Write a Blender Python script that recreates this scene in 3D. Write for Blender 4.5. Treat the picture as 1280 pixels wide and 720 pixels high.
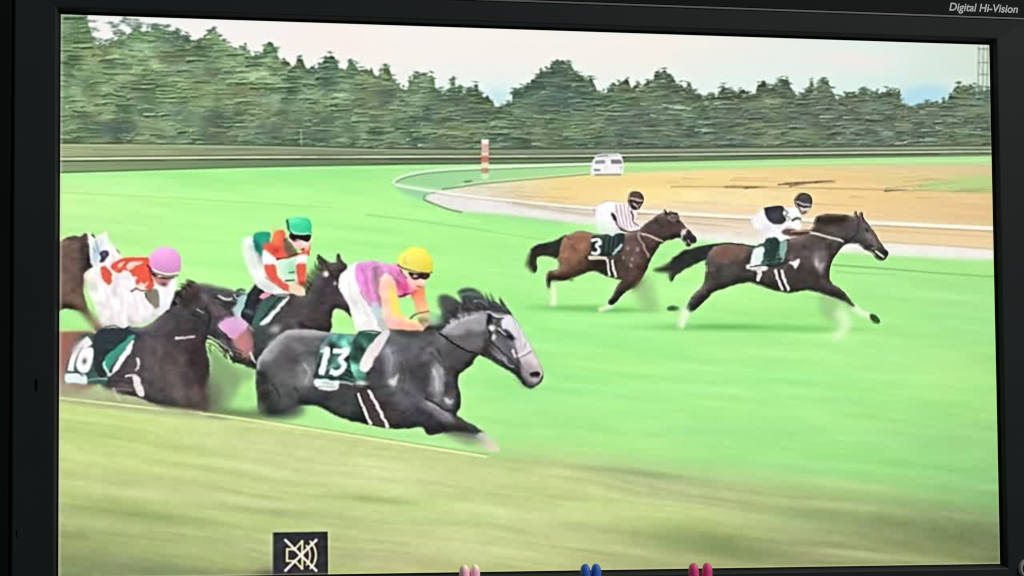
import bpy, bmesh, math
import numpy as np
from mathutils import Vector, Matrix, Euler
from mathutils.geometry import tessellate_polygon

for o in list(bpy.data.objects):
    bpy.data.objects.remove(o)
scene = bpy.context.scene
col = scene.collection

# ------------------------------------------------------------------ camera
PW, PH = 0.82, 0.82 * 9 / 16          # lit panel of the television, metres
ZC = 1.0                              # height of the panel's centre
CAM_LOC = (-0.55765592, -2.19537091, ZC - 0.15613122)
CAM_ROT = (1.64375777, 0.0077078, -0.23530487)
CAM_F = 3334.53682                    # focal length in pixels of a 1280 wide frame
cam = bpy.data.cameras.new('camera')
cam.sensor_width = 36.0
cam.lens = CAM_F / 1280 * 36.0
cam.clip_start, cam.clip_end = 0.05, 100
camo = bpy.data.objects.new('camera', cam)
camo.location, camo.rotation_euler = CAM_LOC, CAM_ROT
col.objects.link(camo)
scene.camera = camo

# ------------------------------------------------------------------ dim room light
world = bpy.data.worlds.new('World')
scene.world = world
world.use_nodes = True
bg = world.node_tree.nodes['Background']
bg.inputs[0].default_value = (0.80, 0.92, 1.0, 1)
bg.inputs[1].default_value = 0.20


def area(name, loc, target, size, power, colour):
    l = bpy.data.lights.new(name, 'AREA')
    l.shape, l.size, l.size_y = 'RECTANGLE', size[0], size[1]
    l.energy, l.color = power, colour
    o = bpy.data.objects.new(name, l)
    o.location = loc
    o.rotation_euler = (Vector(target) - Vector(loc)).to_track_quat('-Z', 'Y').to_euler()
    col.objects.link(o)
    return o


area('ceiling_lamp', (1.5, -1.3, 2.5), (0.2, 0, ZC), (1.2, 0.25), 62.0, (1.0, 0.97, 0.90))

scene.view_settings.view_transform = 'Standard'
scene.view_settings.look = 'None'
scene.view_settings.exposure = 0.0
scene.view_settings.gamma = 1.0
scene.cycles.filter_width = 1.15
scene.view_settings.use_curve_mapping = False

# ------------------------------------------------------------------ measured pixels -> places
ROT = np.array(Euler(CAM_ROT, 'XYZ').to_matrix())


def to_panel(pts, y=0.0):
    """where the sight line of a measured pixel meets the plane y; gives x and z about the panel centre"""
    p = np.atleast_2d(np.array(pts, float))
    d = np.stack([(p[:, 0] - 640) / CAM_F, (360 - p[:, 1]) / CAM_F, -np.ones(len(p))], 1) @ ROT.T
    t = (y - CAM_LOC[1]) / d[:, 1]
    return np.stack([CAM_LOC[0] + t * d[:, 0], CAM_LOC[2] + t * d[:, 2] - ZC], 1)


def from_panel(x, z):
    q = np.stack([x - CAM_LOC[0], np.zeros_like(x) - CAM_LOC[1], z + ZC - CAM_LOC[2]], -1) @ ROT
    return 640 + CAM_F * q[..., 0] / -q[..., 2], 360 - CAM_F * q[..., 1] / -q[..., 2]


# ------------------------------------------------------------------ the broadcast picture
# The television shows a flat picture.  It is painted here by code (numpy brushes) and becomes the
# light-emitting texture of the flat screen.  Brush points were measured on the photograph in its
# 1280x720 pixels; to_panel() turns them into places on the flat panel (metres from its centre).
PS = 1.5                                             # canvas pixels per measured pixel
CW, CH = int(1280 * PS), int(730 * PS)
img = np.zeros((CH, CW, 3), np.float32)
YY, XX = np.mgrid[0:CH, 0:CW].astype(np.float32)
XX = (XX + .5) / PS
YY = (YY + .5) / PS
rng = np.random.default_rng(11)
REG = []                                             # (name, label, outline, parent index)


def C(*c):
    return np.array(c, np.float32) / 255.


def spl(pts, closed=True, n=6):
    p = np.array(pts, float)
    if closed:
        p = np.vstack([p[-1], p, p[0], p[1]])
    else:
        p = np.vstack([2 * p[0] - p[1], p, 2 * p[-1] - p[-2]])
    t = np.linspace(0, 1, n, endpoint=False)[:, None]
    out = []
    for i in range(1, len(p) - 2):
        a, b, c, d = p[i - 1], p[i], p[i + 1], p[i + 2]
        out.append(.5 * (2 * b + (c - a) * t + (2 * a - 5 * b + 4 * c - d) * t ** 2 + (3 * b - a - 3 * c + d) * t ** 3))
    if not closed:
        out.append(p[-2][None])
    return np.vstack(out)


def box1(a, r, ax):
    if r < 1:
        return a
    pad = [(0, 0)] * a.ndim
    pad[ax] = (r + 1, r)
    c = np.cumsum(np.pad(a, pad, mode='edge').astype(np.float64), ax)
    n = a.shape[ax]
    s1 = [slice(None)] * a.ndim
    s0 = [slice(None)] * a.ndim
    s1[ax] = slice(2 * r + 1, 2 * r + 1 + n)
    s0[ax] = slice(0, n)
    return ((c[tuple(s1)] - c[tuple(s0)]) / (2 * r + 1)).astype(np.float32)


def blur(a, sx, sy=None):
    sy = sx if sy is None else sy
    for ax, s in ((1, sx), (0, sy)):
        s = s * PS
        if s <= .25:
            continue
        if s < 2:                                    # small kernel: direct gaussian
            k = int(math.ceil(3 * s))
            w = np.exp(-.5 * (np.arange(-k, k + 1) / s) ** 2)
            w /= w.sum()
            pad = [(0, 0)] * a.ndim
            pad[ax] = (k, k)
            b = np.pad(a, pad, mode='edge')
            n = a.shape[ax]
            o = 0
            for i, wi in enumerate(w):
                sl = [slice(None)] * a.ndim
                sl[ax] = slice(i, i + n)
                o = o + np.float32(wi) * b[tuple(sl)]
            a = o
        else:
            r = max(1, int(round(s * .97)))
            for _ in range(3):
                a = box1(a, r, ax)
    return a


def raster(poly, pad):
    """antialiased coverage of a polygon; returns y0, x0, mask"""
    p = np.array(poly, float) * PS
    x0 = max(0, int(p[:, 0].min() - pad)); x1 = min(CW, int(p[:, 0].max() + pad + 2))
    y0 = max(0, int(p[:, 1].min() - pad)); y1 = min(CH, int(p[:, 1].max() + pad + 2))
    if x1 <= x0 or y1 <= y0:
        return None
    w, h, SS = x1 - x0, y1 - y0, 4
    ys = y0 + (np.arange(h * SS) + .5) / SS
    a, b = p, np.roll(p, -1, 0)
    ay, by = a[:, 1][:, None], b[:, 1][:, None]
    hit = (ay <= ys) != (by <= ys)
    e, r = np.nonzero(hit)
    t = (ys[r] - a[e, 1]) / (b[e, 1] - a[e, 1])
    x = np.clip(a[e, 0] + t * (b[e, 0] - a[e, 0]) - x0, 0, w - .001)
    sg = np.where(b[e, 1] > a[e, 1], 1., -1.)
    D = np.zeros((h * SS, w + 2))
    xi = x.astype(int)
    fr = x - xi
    np.add.at(D, (r, xi), sg * (1 - fr))
    np.add.at(D, (r, xi + 1), sg * fr)
    m = np.clip(np.abs(np.cumsum(D, 1)[:, :w]), 0, 1).reshape(h, SS, w).mean(1)
    return y0, x0, m.astype(np.float32)


def comp(y0, x0, m, col, a, clip):
    h, w = m.shape
    sl = (slice(y0, y0 + h), slice(x0, x0 + w))
    m = m * a
    if clip is not None:
        m = m * clip[sl]
    if callable(col):
        col = col(XX[sl], YY[sl])
    img[sl] += (col - img[sl]) * m[..., None]


def fill(pts, col, soft=.7, a=1., clip=None, smooth=True, sx=None):
    q = spl(pts) if smooth else np.array(pts, float)
    s2 = soft if sx is None else sx
    r = raster(q, 3 * PS * max(soft, s2) + 2)
    if r is None:
        return q
    y0, x0, m = r
    comp(y0, x0, blur(m, s2, soft), col, a, clip)
    return q


def mask_of(pts, soft=.7, smooth=True):
    full = np.zeros((CH, CW), np.float32)
    y0, x0, m = raster(spl(pts) if smooth else pts, 3 * PS * soft + 2)
    full[y0:y0 + m.shape[0], x0:x0 + m.shape[1]] = blur(m, soft)
    return full


def blob(x, y, rx, ry, col, a=1., ang=0., clip=None, p=2.):
    R = 2.9 * max(rx, ry)
    x0 = max(0, int((x - R) * PS)); x1 = min(CW, int((x + R) * PS) + 1)
    y0 = max(0, int((y - R) * PS)); y1 = min(CH, int((y + R) * PS) + 1)
    if x1 <= x0 or y1 <= y0:
        return
    dx, dy = XX[y0:y1, x0:x1] - x, YY[y0:y1, x0:x1] - y
    c, s = math.cos(math.radians(ang)), math.sin(math.radians(ang))
    u, v = (dx * c + dy * s) / rx, (-dx * s + dy * c) / ry
    comp(y0, x0, np.exp(-(u * u + v * v) ** (p / 2) * .62), col, a, clip)


def line(pts, w0, col, w1=None, soft=.75, a=1., clip=None, smooth=True):
    """tapered brush stroke along points"""
    q = spl(pts, False, 5) if smooth and len(pts) > 2 else np.array(pts, float)
    n = len(q)
    w1 = w0 if w1 is None else w1
    ww = np.linspace(w0, w1, n) / 2
    d = np.gradient(q, axis=0)
    d /= np.linalg.norm(d, axis=1)[:, None] + 1e-9
    nn = np.stack([-d[:, 1], d[:, 0]], 1) * ww[:, None]
    fill(np.vstack([q + nn, (q - nn)[::-1]]), col, soft, a, clip, False)


def noise(X, Y, cx, cy, seed):
    g = np.random.default_rng(seed).random((257, 257)).astype(np.float32)
    u, v = X / cx + 300, Y / cy + 300
    ui, vi = np.floor(u).astype(int), np.floor(v).astype(int)
    fu, fv = u - ui, v - vi
    fu, fv = fu * fu * (3 - 2 * fu), fv * fv * (3 - 2 * fv)
    a, b = g[vi % 256, ui % 256], g[vi % 256, (ui + 1) % 256]
    c, d = g[(vi + 1) % 256, ui % 256], g[(vi + 1) % 256, (ui + 1) % 256]
    return ((a + (b - a) * fu) * (1 - fv) + (c + (d - c) * fu) * fv - .5) * 2


def grad(c0, p0, c1, p1):
    c0, c1 = np.array(c0, np.float32), np.array(c1, np.float32)
    dx, dy = p1[0] - p0[0], p1[1] - p0[1]
    L = dx * dx + dy * dy

    def f(X, Y):
        t = np.clip(((X - p0[0]) * dx + (Y - p0[1]) * dy) / L, 0, 1)[..., None]
        return c0 + (c1 - c0) * t
    return f


def field(xs, ys, rows):
    """colours given on a coarse table, smoothly filled in between"""
    tab = np.array(rows, np.float32) / 255.
    ys = np.array(ys, float)

    def f(X, Y):
        out = np.zeros(X.shape + (3,), np.float32)
        yi = np.clip(np.searchsorted(ys, Y) - 1, 0, len(ys) - 2)
        t = np.clip((Y - ys[yi]) / (ys[yi + 1] - ys[yi]), 0, 1)
        t = t * t * (3 - 2 * t)
        for k in range(3):
            cols = np.stack([np.interp(X[0], xs, tab[j, :, k]) for j in range(len(ys))])
            xi = np.broadcast_to(np.arange(X.shape[1]), X.shape)
            out[..., k] = cols[yi, xi] * (1 - t) + cols[yi + 1, xi] * t
        return out
    return f


def reg(name, outline, label=None, parent=None):
    REG.append((name, label, np.array(outline, float), parent))
    return len(REG) - 1


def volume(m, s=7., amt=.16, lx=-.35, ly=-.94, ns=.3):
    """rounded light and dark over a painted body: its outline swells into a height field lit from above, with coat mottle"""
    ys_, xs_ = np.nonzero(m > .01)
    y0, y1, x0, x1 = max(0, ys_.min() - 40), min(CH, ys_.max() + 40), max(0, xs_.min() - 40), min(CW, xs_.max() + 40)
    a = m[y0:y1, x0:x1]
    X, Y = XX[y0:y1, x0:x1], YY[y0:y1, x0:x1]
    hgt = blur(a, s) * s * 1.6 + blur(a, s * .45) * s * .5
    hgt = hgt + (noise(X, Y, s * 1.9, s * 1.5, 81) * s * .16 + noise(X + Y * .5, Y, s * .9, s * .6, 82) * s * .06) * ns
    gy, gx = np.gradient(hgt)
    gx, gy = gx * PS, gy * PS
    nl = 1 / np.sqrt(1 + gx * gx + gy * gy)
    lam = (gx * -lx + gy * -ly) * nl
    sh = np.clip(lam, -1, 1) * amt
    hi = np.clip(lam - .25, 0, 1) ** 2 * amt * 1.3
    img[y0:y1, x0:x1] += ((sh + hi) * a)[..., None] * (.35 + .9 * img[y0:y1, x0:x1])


def dabs(m, n, ang=20., spread=45., L=(9, 30), w=(3, 8), amt=.16, soft=2.2):
    """many short soft strokes that lift or sink the tone inside a body: muscle, vein, fold and hair"""
    ys_, xs_ = np.nonzero(m > .6)
    for k in rng.integers(0, len(xs_), int(n * .6)):
        x, y = xs_[k] / PS, ys_[k] / PS
        a = math.radians(ang + rng.normal() * spread)
        l, ww, f = rng.uniform(*L) / 2, rng.uniform(*w), rng.normal() * amt * .6
        dx, dy, b = math.cos(a) * l, math.sin(a) * l, rng.normal() * l * .25
        q = spl([(x - dx, y - dy), (x - dy * .2 + b * .3, y + dx * .2 + b * .3), (x + dx, y + dy)], False, 4)
        d = np.gradient(q, axis=0)
        d /= np.linalg.norm(d, axis=1)[:, None] + 1e-9
        tp = np.sin(np.linspace(.25, math.pi - .1, len(q)))[:, None] * ww / 2
        nn = np.stack([-d[:, 1], d[:, 0]], 1) * tp
        r = raster(np.vstack([q + nn, (q - nn)[::-1]]), 5)
        if r is None:
            continue
        y0, x0, mm = r
        s_ = (slice(y0, y0 + mm.shape[0]), slice(x0, x0 + mm.shape[1]))
        img[s_] *= (1 + blur(mm, soft) * m[s_] * f)[..., None]


# ---- sky
fill([(60, 0), (1270, 0), (1270, 200), (60, 200)],
     field([75, 450, 800, 1100, 1240], [15, 60, 130],
           [[(240, 238, 238), (248, 246, 244), (243, 244, 240), (228, 238, 233), (208, 224, 210)],
            [(246, 238, 236), (247, 241, 235), (245, 238, 231), (222, 238, 230), (212, 226, 212)],
            [(225, 240, 235), (226, 244, 240), (228, 242, 236), (212, 236, 232), (200, 222, 208)]]), smooth=False)
for _ in range(26):
    blob(rng.uniform(230, 1220), rng.uniform(30, 110), rng.uniform(20, 50), rng.uniform(6, 16),
         C(*[(252, 228, 224), (236, 246, 240), (244, 240, 228)][rng.integers(3)]), .28)
fill([(1117, 132), (1122, 117), (1140, 111), (1160, 106), (1182, 109), (1198, 118), (1200, 136)], C(172, 218, 234), 3.5, .75)
blob(622, 122, 12, 9, C(190, 226, 238), .8)
blob(1150, 122, 18, 7, C(176, 222, 240), .7)

reg('sky', [(60, 10), (1245, 10), (1245, 190), (60, 190)], 'pale overcast sky above the trees')
# ---- skyline of trees
sky_line = [(70, 10), (103, 10), (109, 22), (110, 34), (117, 46), (121, 56), (128, 60), (138, 56), (148, 50), (154, 44), (161, 40), (170, 36), (181, 39),
            (190, 35), (202, 36), (210, 36), (220, 40), (233, 45), (245, 50), (254, 50), (262, 38), (268, 37), (276, 48),
            (284, 52), (292, 62), (300, 60), (308, 61), (318, 70), (327, 66), (332, 57), (336, 51), (343, 60), (349, 72),
            (357, 76), (366, 82), (372, 71), (377, 72), (383, 84), (392, 84), (402, 82), (407, 72), (412, 68), (418, 74), (424, 84),
            (431, 88), (437, 76), (440, 76), (446, 86), (455, 86), (463, 88), (472, 97), (477, 92), (481, 79), (484, 80), (489, 94), (497, 105),
            (503, 112), (510, 110), (512, 98), (518, 94), (525, 92), (534, 93), (543, 95), (544, 110), (551, 117), (558, 112), (563, 109),
            (565, 100), (568, 101), (570, 110), (580, 112), (590, 112), (595, 109), (597, 107), (601, 117), (610, 118), (617, 130), (624, 137), (630, 129),
            (640, 127), (641, 113), (650, 110), (662, 107), (664, 99), (672, 92), (676, 86), (687, 85), (692, 79), (698, 75), (706, 78),
            (714, 84), (718, 90), (727, 92), (731, 99), (739, 98), (742, 104), (748, 112), (756, 116), (763, 109), (766, 101),
            (771, 103), (784, 102), (790, 108), (798, 108), (806, 103), (816, 101), (819, 92), (828, 88), (838, 90), (843, 100), (848, 107),
            (858, 108), (862, 104), (867, 114), (876, 118), (884, 120), (886, 112), (890, 121), (896, 121), (902, 111), (910, 107),
            (916, 113), (923, 117), (928, 113), (937, 117), (944, 116), (947, 104), (957, 102), (961, 110), (967, 108), (972, 103),
            (975, 98), (979, 98), (985, 102), (990, 110), (996, 117), (1005, 117), (1009, 108), (1014, 104), (1020, 108), (1025, 104),
            (1030, 102), (1036, 106), (1041, 114), (1045, 123), (1055, 120), (1066, 116), (1080, 115), (1096, 117), (1108, 115),
            (1125, 113), (1121, 122), (1128, 129), (1140, 133), (1150, 133), (1158, 128), (1172, 127), (1184, 124), (1192, 113), (1198, 108), (1212, 108),
            (1226, 112), (1250, 113)]
sl = np.array(sky_line, float)
xs = np.arange(70, 1250, .7)
ysl = np.interp(xs, sl[:, 0], sl[:, 1])
jag = noise(xs, xs * 0, 5, 1, 3) * 3.0 + noise(xs, xs * 0, 2.2, 1, 4) * 2.2
ysl = ysl + jag
tree_outline = np.vstack([np.stack([xs, ysl], 1), [(1250, 197), (70, 226)]])
tree_m = np.zeros((CH, CW), np.float32)
y0, x0, m = raster(tree_outline, 6)
tree_m[y0:y0 + m.shape[0], x0:x0 + m.shape[1]] = blur(m, .9, .6)
tcol = field([75, 300, 560, 700, 900, 1240], [20, 70, 120, 165, 200],
             [[(118, 150, 110), (118, 150, 112), (110, 135, 115), (92, 118, 104), (98, 122, 106), (100, 124, 108)],
              [(120, 152, 108), (122, 152, 112), (110, 138, 112), (90, 116, 104), (100, 124, 106), (100, 124, 108)],
              [(108, 140, 104), (116, 144, 106), (108, 134, 110), (98, 124, 104), (104, 126, 108), (104, 124, 108)],
              [(104, 130, 98), (102, 128, 100), (104, 130, 104), (104, 128, 102), (98, 116, 100), (100, 116, 102)],
              [(84, 104, 80), (86, 106, 82), (90, 108, 86), (86, 104, 84), (80, 96, 82), (82, 98, 84)]])


def tree_tex(X, Y):
    wob = noise(X, Y, 26, 14, 21) * 7
    n = noise(X, Y + wob, 15, 4.2, 22) * .5 + noise(X, Y + wob * .8, 7, 2.4, 23) * .38 + noise(X, Y, 46, 26, 24) * .5
    n2 = noise(X, Y, 60, 30, 25)
    b = (tcol(X, Y) * .95 + .012 + np.clip(.105 - (X - 75) / 1165 * .08, 0, 1)[..., None]) * np.array([1.0, .965, .93], np.float32)
    o = b * (1 + .26 * n[..., None])
    o = o + np.stack([n2 * .035, n2 * 0, -n2 * .02], -1)
    return o


comp(0, 0, tree_m, tree_tex, 1., None)
# single crowns: a lighter head and shoulders with darker gaps between neighbours
for i in range(150):
    x = rng.uniform(72, 1240)
    top = np.interp(x, xs, ysl)
    d = rng.random()
    y = top + 8 + d * (172 - top)
    s_ = rng.uniform(.7, 1.3) * (1.0 if x > 500 else 1.3)
    right = np.clip((x - 300) / 600, 0, 1)
    blob(x, y, 9 * s_, 8 * s_, C(146, 174, 132) * (1 - right) + C(122, 146, 124) * right, rng.uniform(.25, .6), rng.uniform(-20, 20), tree_m)
    blob(x + rng.choice([-1, 1]) * 13 * s_, y + 9 * s_, 7 * s_, 9 * s_, C(74, 98, 76) * (1 - right) + C(70, 90, 80) * right, rng.uniform(.25, .6), rng.uniform(-30, 30), tree_m)
# clumps: lit upper sides over dark gaps, drawn as short wavy dashes the way the panning camera smeared them
for i in range(170):                                 # olive, slate and bluish patches of different trees
    x = rng.uniform(74, 1240)
    top = np.interp(x, xs, ysl)
    y = top + 6 + (182 - top) * rng.random()
    blob(x, y, rng.uniform(8, 26), rng.uniform(4, 11), C(*[(128, 132, 92), (86, 104, 104), (138, 150, 98), (74, 96, 84), (104, 106, 86), (96, 130, 84)][rng.integers(6)]), rng.uniform(.2, .5), rng.uniform(-15, 15), tree_m)
for i in range(2500):                                # boughs: a lit top edge arched over a dark underside
    x = rng.uniform(74, 1240)
    top = np.interp(x, xs, ysl)
    y = top + (190 - top) * rng.random() ** .9
    L = rng.uniform(6, 30)
    w = rng.uniform(.9, 3.2)
    k = rng.uniform(-.5, 1.1)
    tl = rng.uniform(-1.6, 1.6)
    right = np.clip((x - 300) / 600, 0, 1)
    lc = C(158, 192, 138) * (1 - right) + C(136, 158, 134) * right
    dc = C(62, 88, 58) * (1 - right) + C(62, 78, 66) * right
    al = rng.uniform(.15, .6)
    if rng.random() < .12:
        lc, al, w = C(204, 226, 172) * (1 - right) + C(186, 204, 184) * right, .75, w * .55
    q_ = [(-L / 2, k - tl), (-L * .18, .1), (L * .18, 0), (L / 2, k + tl)]
    if rng.random() < .8:
        line([(x + a_ + 1, y + b_ + w * .7 + .6) for a_, b_ in q_], w * .9, dc, w * .3, .7, rng.uniform(.2, .7), tree_m)
    if rng.random() < .85:
        line([(x + a_, y + b_) for a_, b_ in q_], w, lc, w * .3, .65, al, tree_m)
for x, y, rx, ry in ((142, 162, 22, 9), (150, 160, 14, 7), (340, 166, 24, 12), (270, 150, 18, 8), (690, 95, 20, 12), (690, 128, 30, 12), (395, 170, 16, 9),
                     (560, 125, 18, 9), (780, 165, 18, 10), (590, 140, 16, 8), (480, 120, 12, 12), (410, 100, 10, 12)):
    blob(x, y, rx, ry, C(78, 98, 92), .5, 0, tree_m)
lo_ = blur(img[:int(230 * PS)], 9)
img[:int(230 * PS)] += (img[:int(230 * PS)] - lo_) * (.55 * tree_m[:int(230 * PS)])[..., None]
# sky gaps and loose sprigs along the skyline, so the edge is feathery rather than cut
for i in range(420):
    x = rng.uniform(78, 1236)
    top = np.interp(x, xs, ysl)
    y = top + rng.uniform(-4, 3)
    blob(x, y, rng.uniform(1.2, 3.6), rng.uniform(.6, 1.5), C(88, 114, 96), .8, rng.uniform(-25, 25))
for i in range(150):
    x = rng.uniform(78, 1236)
    top = np.interp(x, xs, ysl)
    L = rng.uniform(3, 8)
    y = top + rng.uniform(2, 9)
    line([(x - L / 2, y), (x, y - .6), (x + L / 2, y)], rng.uniform(.8, 1.6), C(226, 234, 220), .6, .5, .6)
for x, y in ((112, 26), (118, 38), (121, 50), (146, 36), (152, 28), (160, 30), (168, 26), (158, 24), (134, 50), (142, 40), (150, 44), (172, 32), (186, 33), (196, 33), (206, 33), (128, 56), (140, 30)):
    for q_ in range(4):
        blob(x + rng.uniform(-5, 5), y + rng.uniform(-3, 3), rng.uniform(1.6, 4.5), rng.uniform(.7, 1.4), C(104, 132, 112), .75, rng.uniform(-25, 15))
line([(376, 162), (377, 184)], 1.2, C(190, 200, 180), a=.8)
treeline_id = reg('tree_line', np.vstack([np.stack([xs, ysl], 1)[::4], [(1246, 184), (1000, 186), (700, 187), (400, 184), (66, 180)]]),
                  'dark green band of pine trees under the pale sky')
# lattice tower at the right edge
for xx in (1223.5, 1229.5, 1234.5):
    line([(xx, 57), (xx - 1.2, 110)], 1.1, C(120, 140, 124), a=.85)
for yy in (61, 78, 93, 108):
    line([(1222, yy), (1236, yy + .5)], 1.2, C(110, 130, 116), a=.85)
for yy in (61, 78):
    line([(1223, yy), (1229.5, yy + 15)], .9, C(130, 150, 134), a=.6)
reg('lattice_tower', [(1222, 56), (1237, 56.6), (1236, 110), (1221, 110)], 'thin steel lattice tower rising at the edge of the sky')

# ---- hedge and outer rail below the trees
hb = [(66, 180), (300, 181.5), (500, 186), (700, 186), (900, 184.5), (1250, 182)]
he = [(1250, 194.5), (1000, 198.5), (800, 203), (650, 205), (500, 206.5), (400, 208), (300, 210), (180, 213.5), (66, 217)]
hedge = spl(hb, False, 8).tolist() + spl(he, False, 8).tolist()
fill(hedge, grad(C(166, 180, 132), (75, 0), C(108, 122, 102), (620, 0)), .8, smooth=False)
hm = mask_of(hedge, .8, False)
comp(0, 0, hm, lambda X, Y: np.clip(img + (noise(X, Y, 40, 1.6, 31) * .05)[..., None], 0, 1), 1., None)
hb2 = np.array(hb, float)
line([(66, 181), (300, 183), (500, 188), (700, 188), (900, 187), (1250, 184)], 1.6, C(206, 216, 176), a=.6)
line([(66, 178.5), (300, 181), (500, 185.6), (700, 186), (900, 184), (1250, 181.5)], 1.6, C(60, 76, 56), a=.8)
line([(66, 196.4), (300, 194.4), (500, 193.6), (700, 193), (900, 190.6), (1250, 187)], 1.4, C(70, 84, 60), a=.85)
line([(66, 199), (300, 197), (500, 196.2), (700, 195.4), (900, 193), (1250, 189.5)], 2.3, C(236, 242, 206), a=.95)
line([(66, 202), (300, 199.4), (500, 198.6), (700, 197.6), (900, 195), (1250, 191.4)], 2.6, C(52, 64, 46), 2.2, a=.9)
fill([(66, 203), (300, 201), (500, 200), (700, 199), (900, 196.5), (1250, 192.5), (1250, 194.6), (1000, 198.5), (800, 202.6), (500, 206.3), (300, 209.6), (66, 216)],
     grad(C(136, 160, 120), (75, 0), C(96, 112, 86), (560, 0)), .8, smooth=False, a=.85)
line([(66, 216), (180, 213), (300, 209.6), (400, 207.4), (500, 206)], 2.0, C(66, 92, 58), 1.4, a=.9)
line([(480, 190.5), (700, 190.5), (900, 188), (1250, 185)], 1.3, C(176, 184, 156), a=.6)
for q_ in range(60):
    x = rng.uniform(70, 1230)
    u = rng.random()
    y = np.interp(x, [66, 300, 500, 700, 900, 1250], [183, 185, 188, 188, 187, 184]) + u * np.interp(x, [66, 500, 1250], [30, 17, 9])
    L = rng.uniform(30, 120)
    line([(x - L / 2, y + .4), (x + L / 2, y - .6)], rng.uniform(.8, 1.8), C(*[(150, 164, 126), (84, 98, 76), (120, 134, 104), (186, 196, 158)][rng.integers(4)]), .6, .6, .4, hm)
reg('hedge', spl(hb, False, 4).tolist() + spl(he, False, 4).tolist(), 'long trimmed hedge with a white rail below the trees')

line([(470, 203), (700, 201.6), (900, 198.4), (1250, 194)], 1.1, C(156, 172, 134), a=.7)
line([(470, 204.8), (700, 203.2), (900, 199.8), (1250, 195)], 1.3, C(60, 76, 54), a=.75)
line([(66, 207), (300, 203.6), (470, 202)], 1.2, C(110, 132, 100), a=.7)
# ---- turf
turf = [(66, 217)] + [(180, 213.5), (300, 210), (400, 208), (500, 206.5), (650, 205), (800, 203), (1000, 198.5), (1250, 194.5), (1260, 740), (60, 740)]
grass = field([75, 250, 500, 800, 1050, 1240], [205, 240, 300, 400, 480, 560, 640],
              [[(158, 236, 140), (160, 240, 142), (166, 240, 144), (166, 232, 140), (170, 228, 146), (176, 222, 150)],
               [(190, 244, 158), (182, 252, 154), (180, 250, 152), (174, 244, 146), (176, 240, 146), (178, 230, 150)],
               [(194, 248, 158), (186, 253, 156), (180, 252, 152), (178, 248, 150), (174, 242, 146), (170, 230, 144)],
               [(180, 246, 150), (178, 250, 150), (177, 250, 150), (177, 248, 149), (172, 242, 146), (164, 230, 140)],
               [(196, 226, 150), (180, 240, 150), (178, 246, 150), (175, 244, 148), (170, 240, 145), (164, 228, 138)],
               [(196, 222, 148), (182, 230, 148), (178, 238, 148), (170, 236, 144), (164, 232, 140), (156, 214, 132)],
               [(190, 214, 142), (186, 212, 140), (176, 210, 138), (166, 214, 136), (158, 214, 132), (140, 190, 118)]])


def turf_col(X, Y):
    V = Y - .09 * (X - 75)
    n = noise(X, V, 90, 9, 41) * .5 + noise(X, V, 34, 4, 42) * .3 + noise(X, Y, 130, 60, 43) * .5
    o = grass(X, Y) + (n * .034)[..., None]
    o[..., 0] += n * .018 + noise(X, V, 200, 30, 44) * .018
    o[..., 2] += noise(X, V, 110, 16, 45) * .02
    return o


fill(turf, turf_col, .7, smooth=False)
reg('turf', turf[:-2] + [(1262, 648), (1100, 622), (980, 606), (860, 592), (760, 577), (680, 568), (612, 573), (500, 555), (268, 520), (60, 497)], 'bright green turf course')
line([(66, 218.5), (300, 212), (500, 208.2), (650, 206.8)], 2, C(196, 248, 176), a=.5)
line([(66, 237), (200, 244), (350, 253), (500, 264), (600, 277)], 2.2, C(206, 246, 172), 1.4, a=.9)
line([(66, 240), (200, 246.6), (350, 255.6), (420, 259)], 1.2, C(152, 212, 128), a=.55)
line([(455, 268), (540, 278.5), (620, 290.5), (690, 302)], 1.5, C(140, 194, 118), 1.0, a=.6)
line([(1040, 331), (1120, 337), (1180, 342), (1245, 346)], 1.8, C(112, 170, 92), 1.0, a=.8)
line([(1044, 340), (1120, 344)], 1.2, C(124, 186, 104), .8, a=.6)
line([(640, 324), (700, 330)], 1.2, C(150, 214, 126), .8, a=.5)

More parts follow.
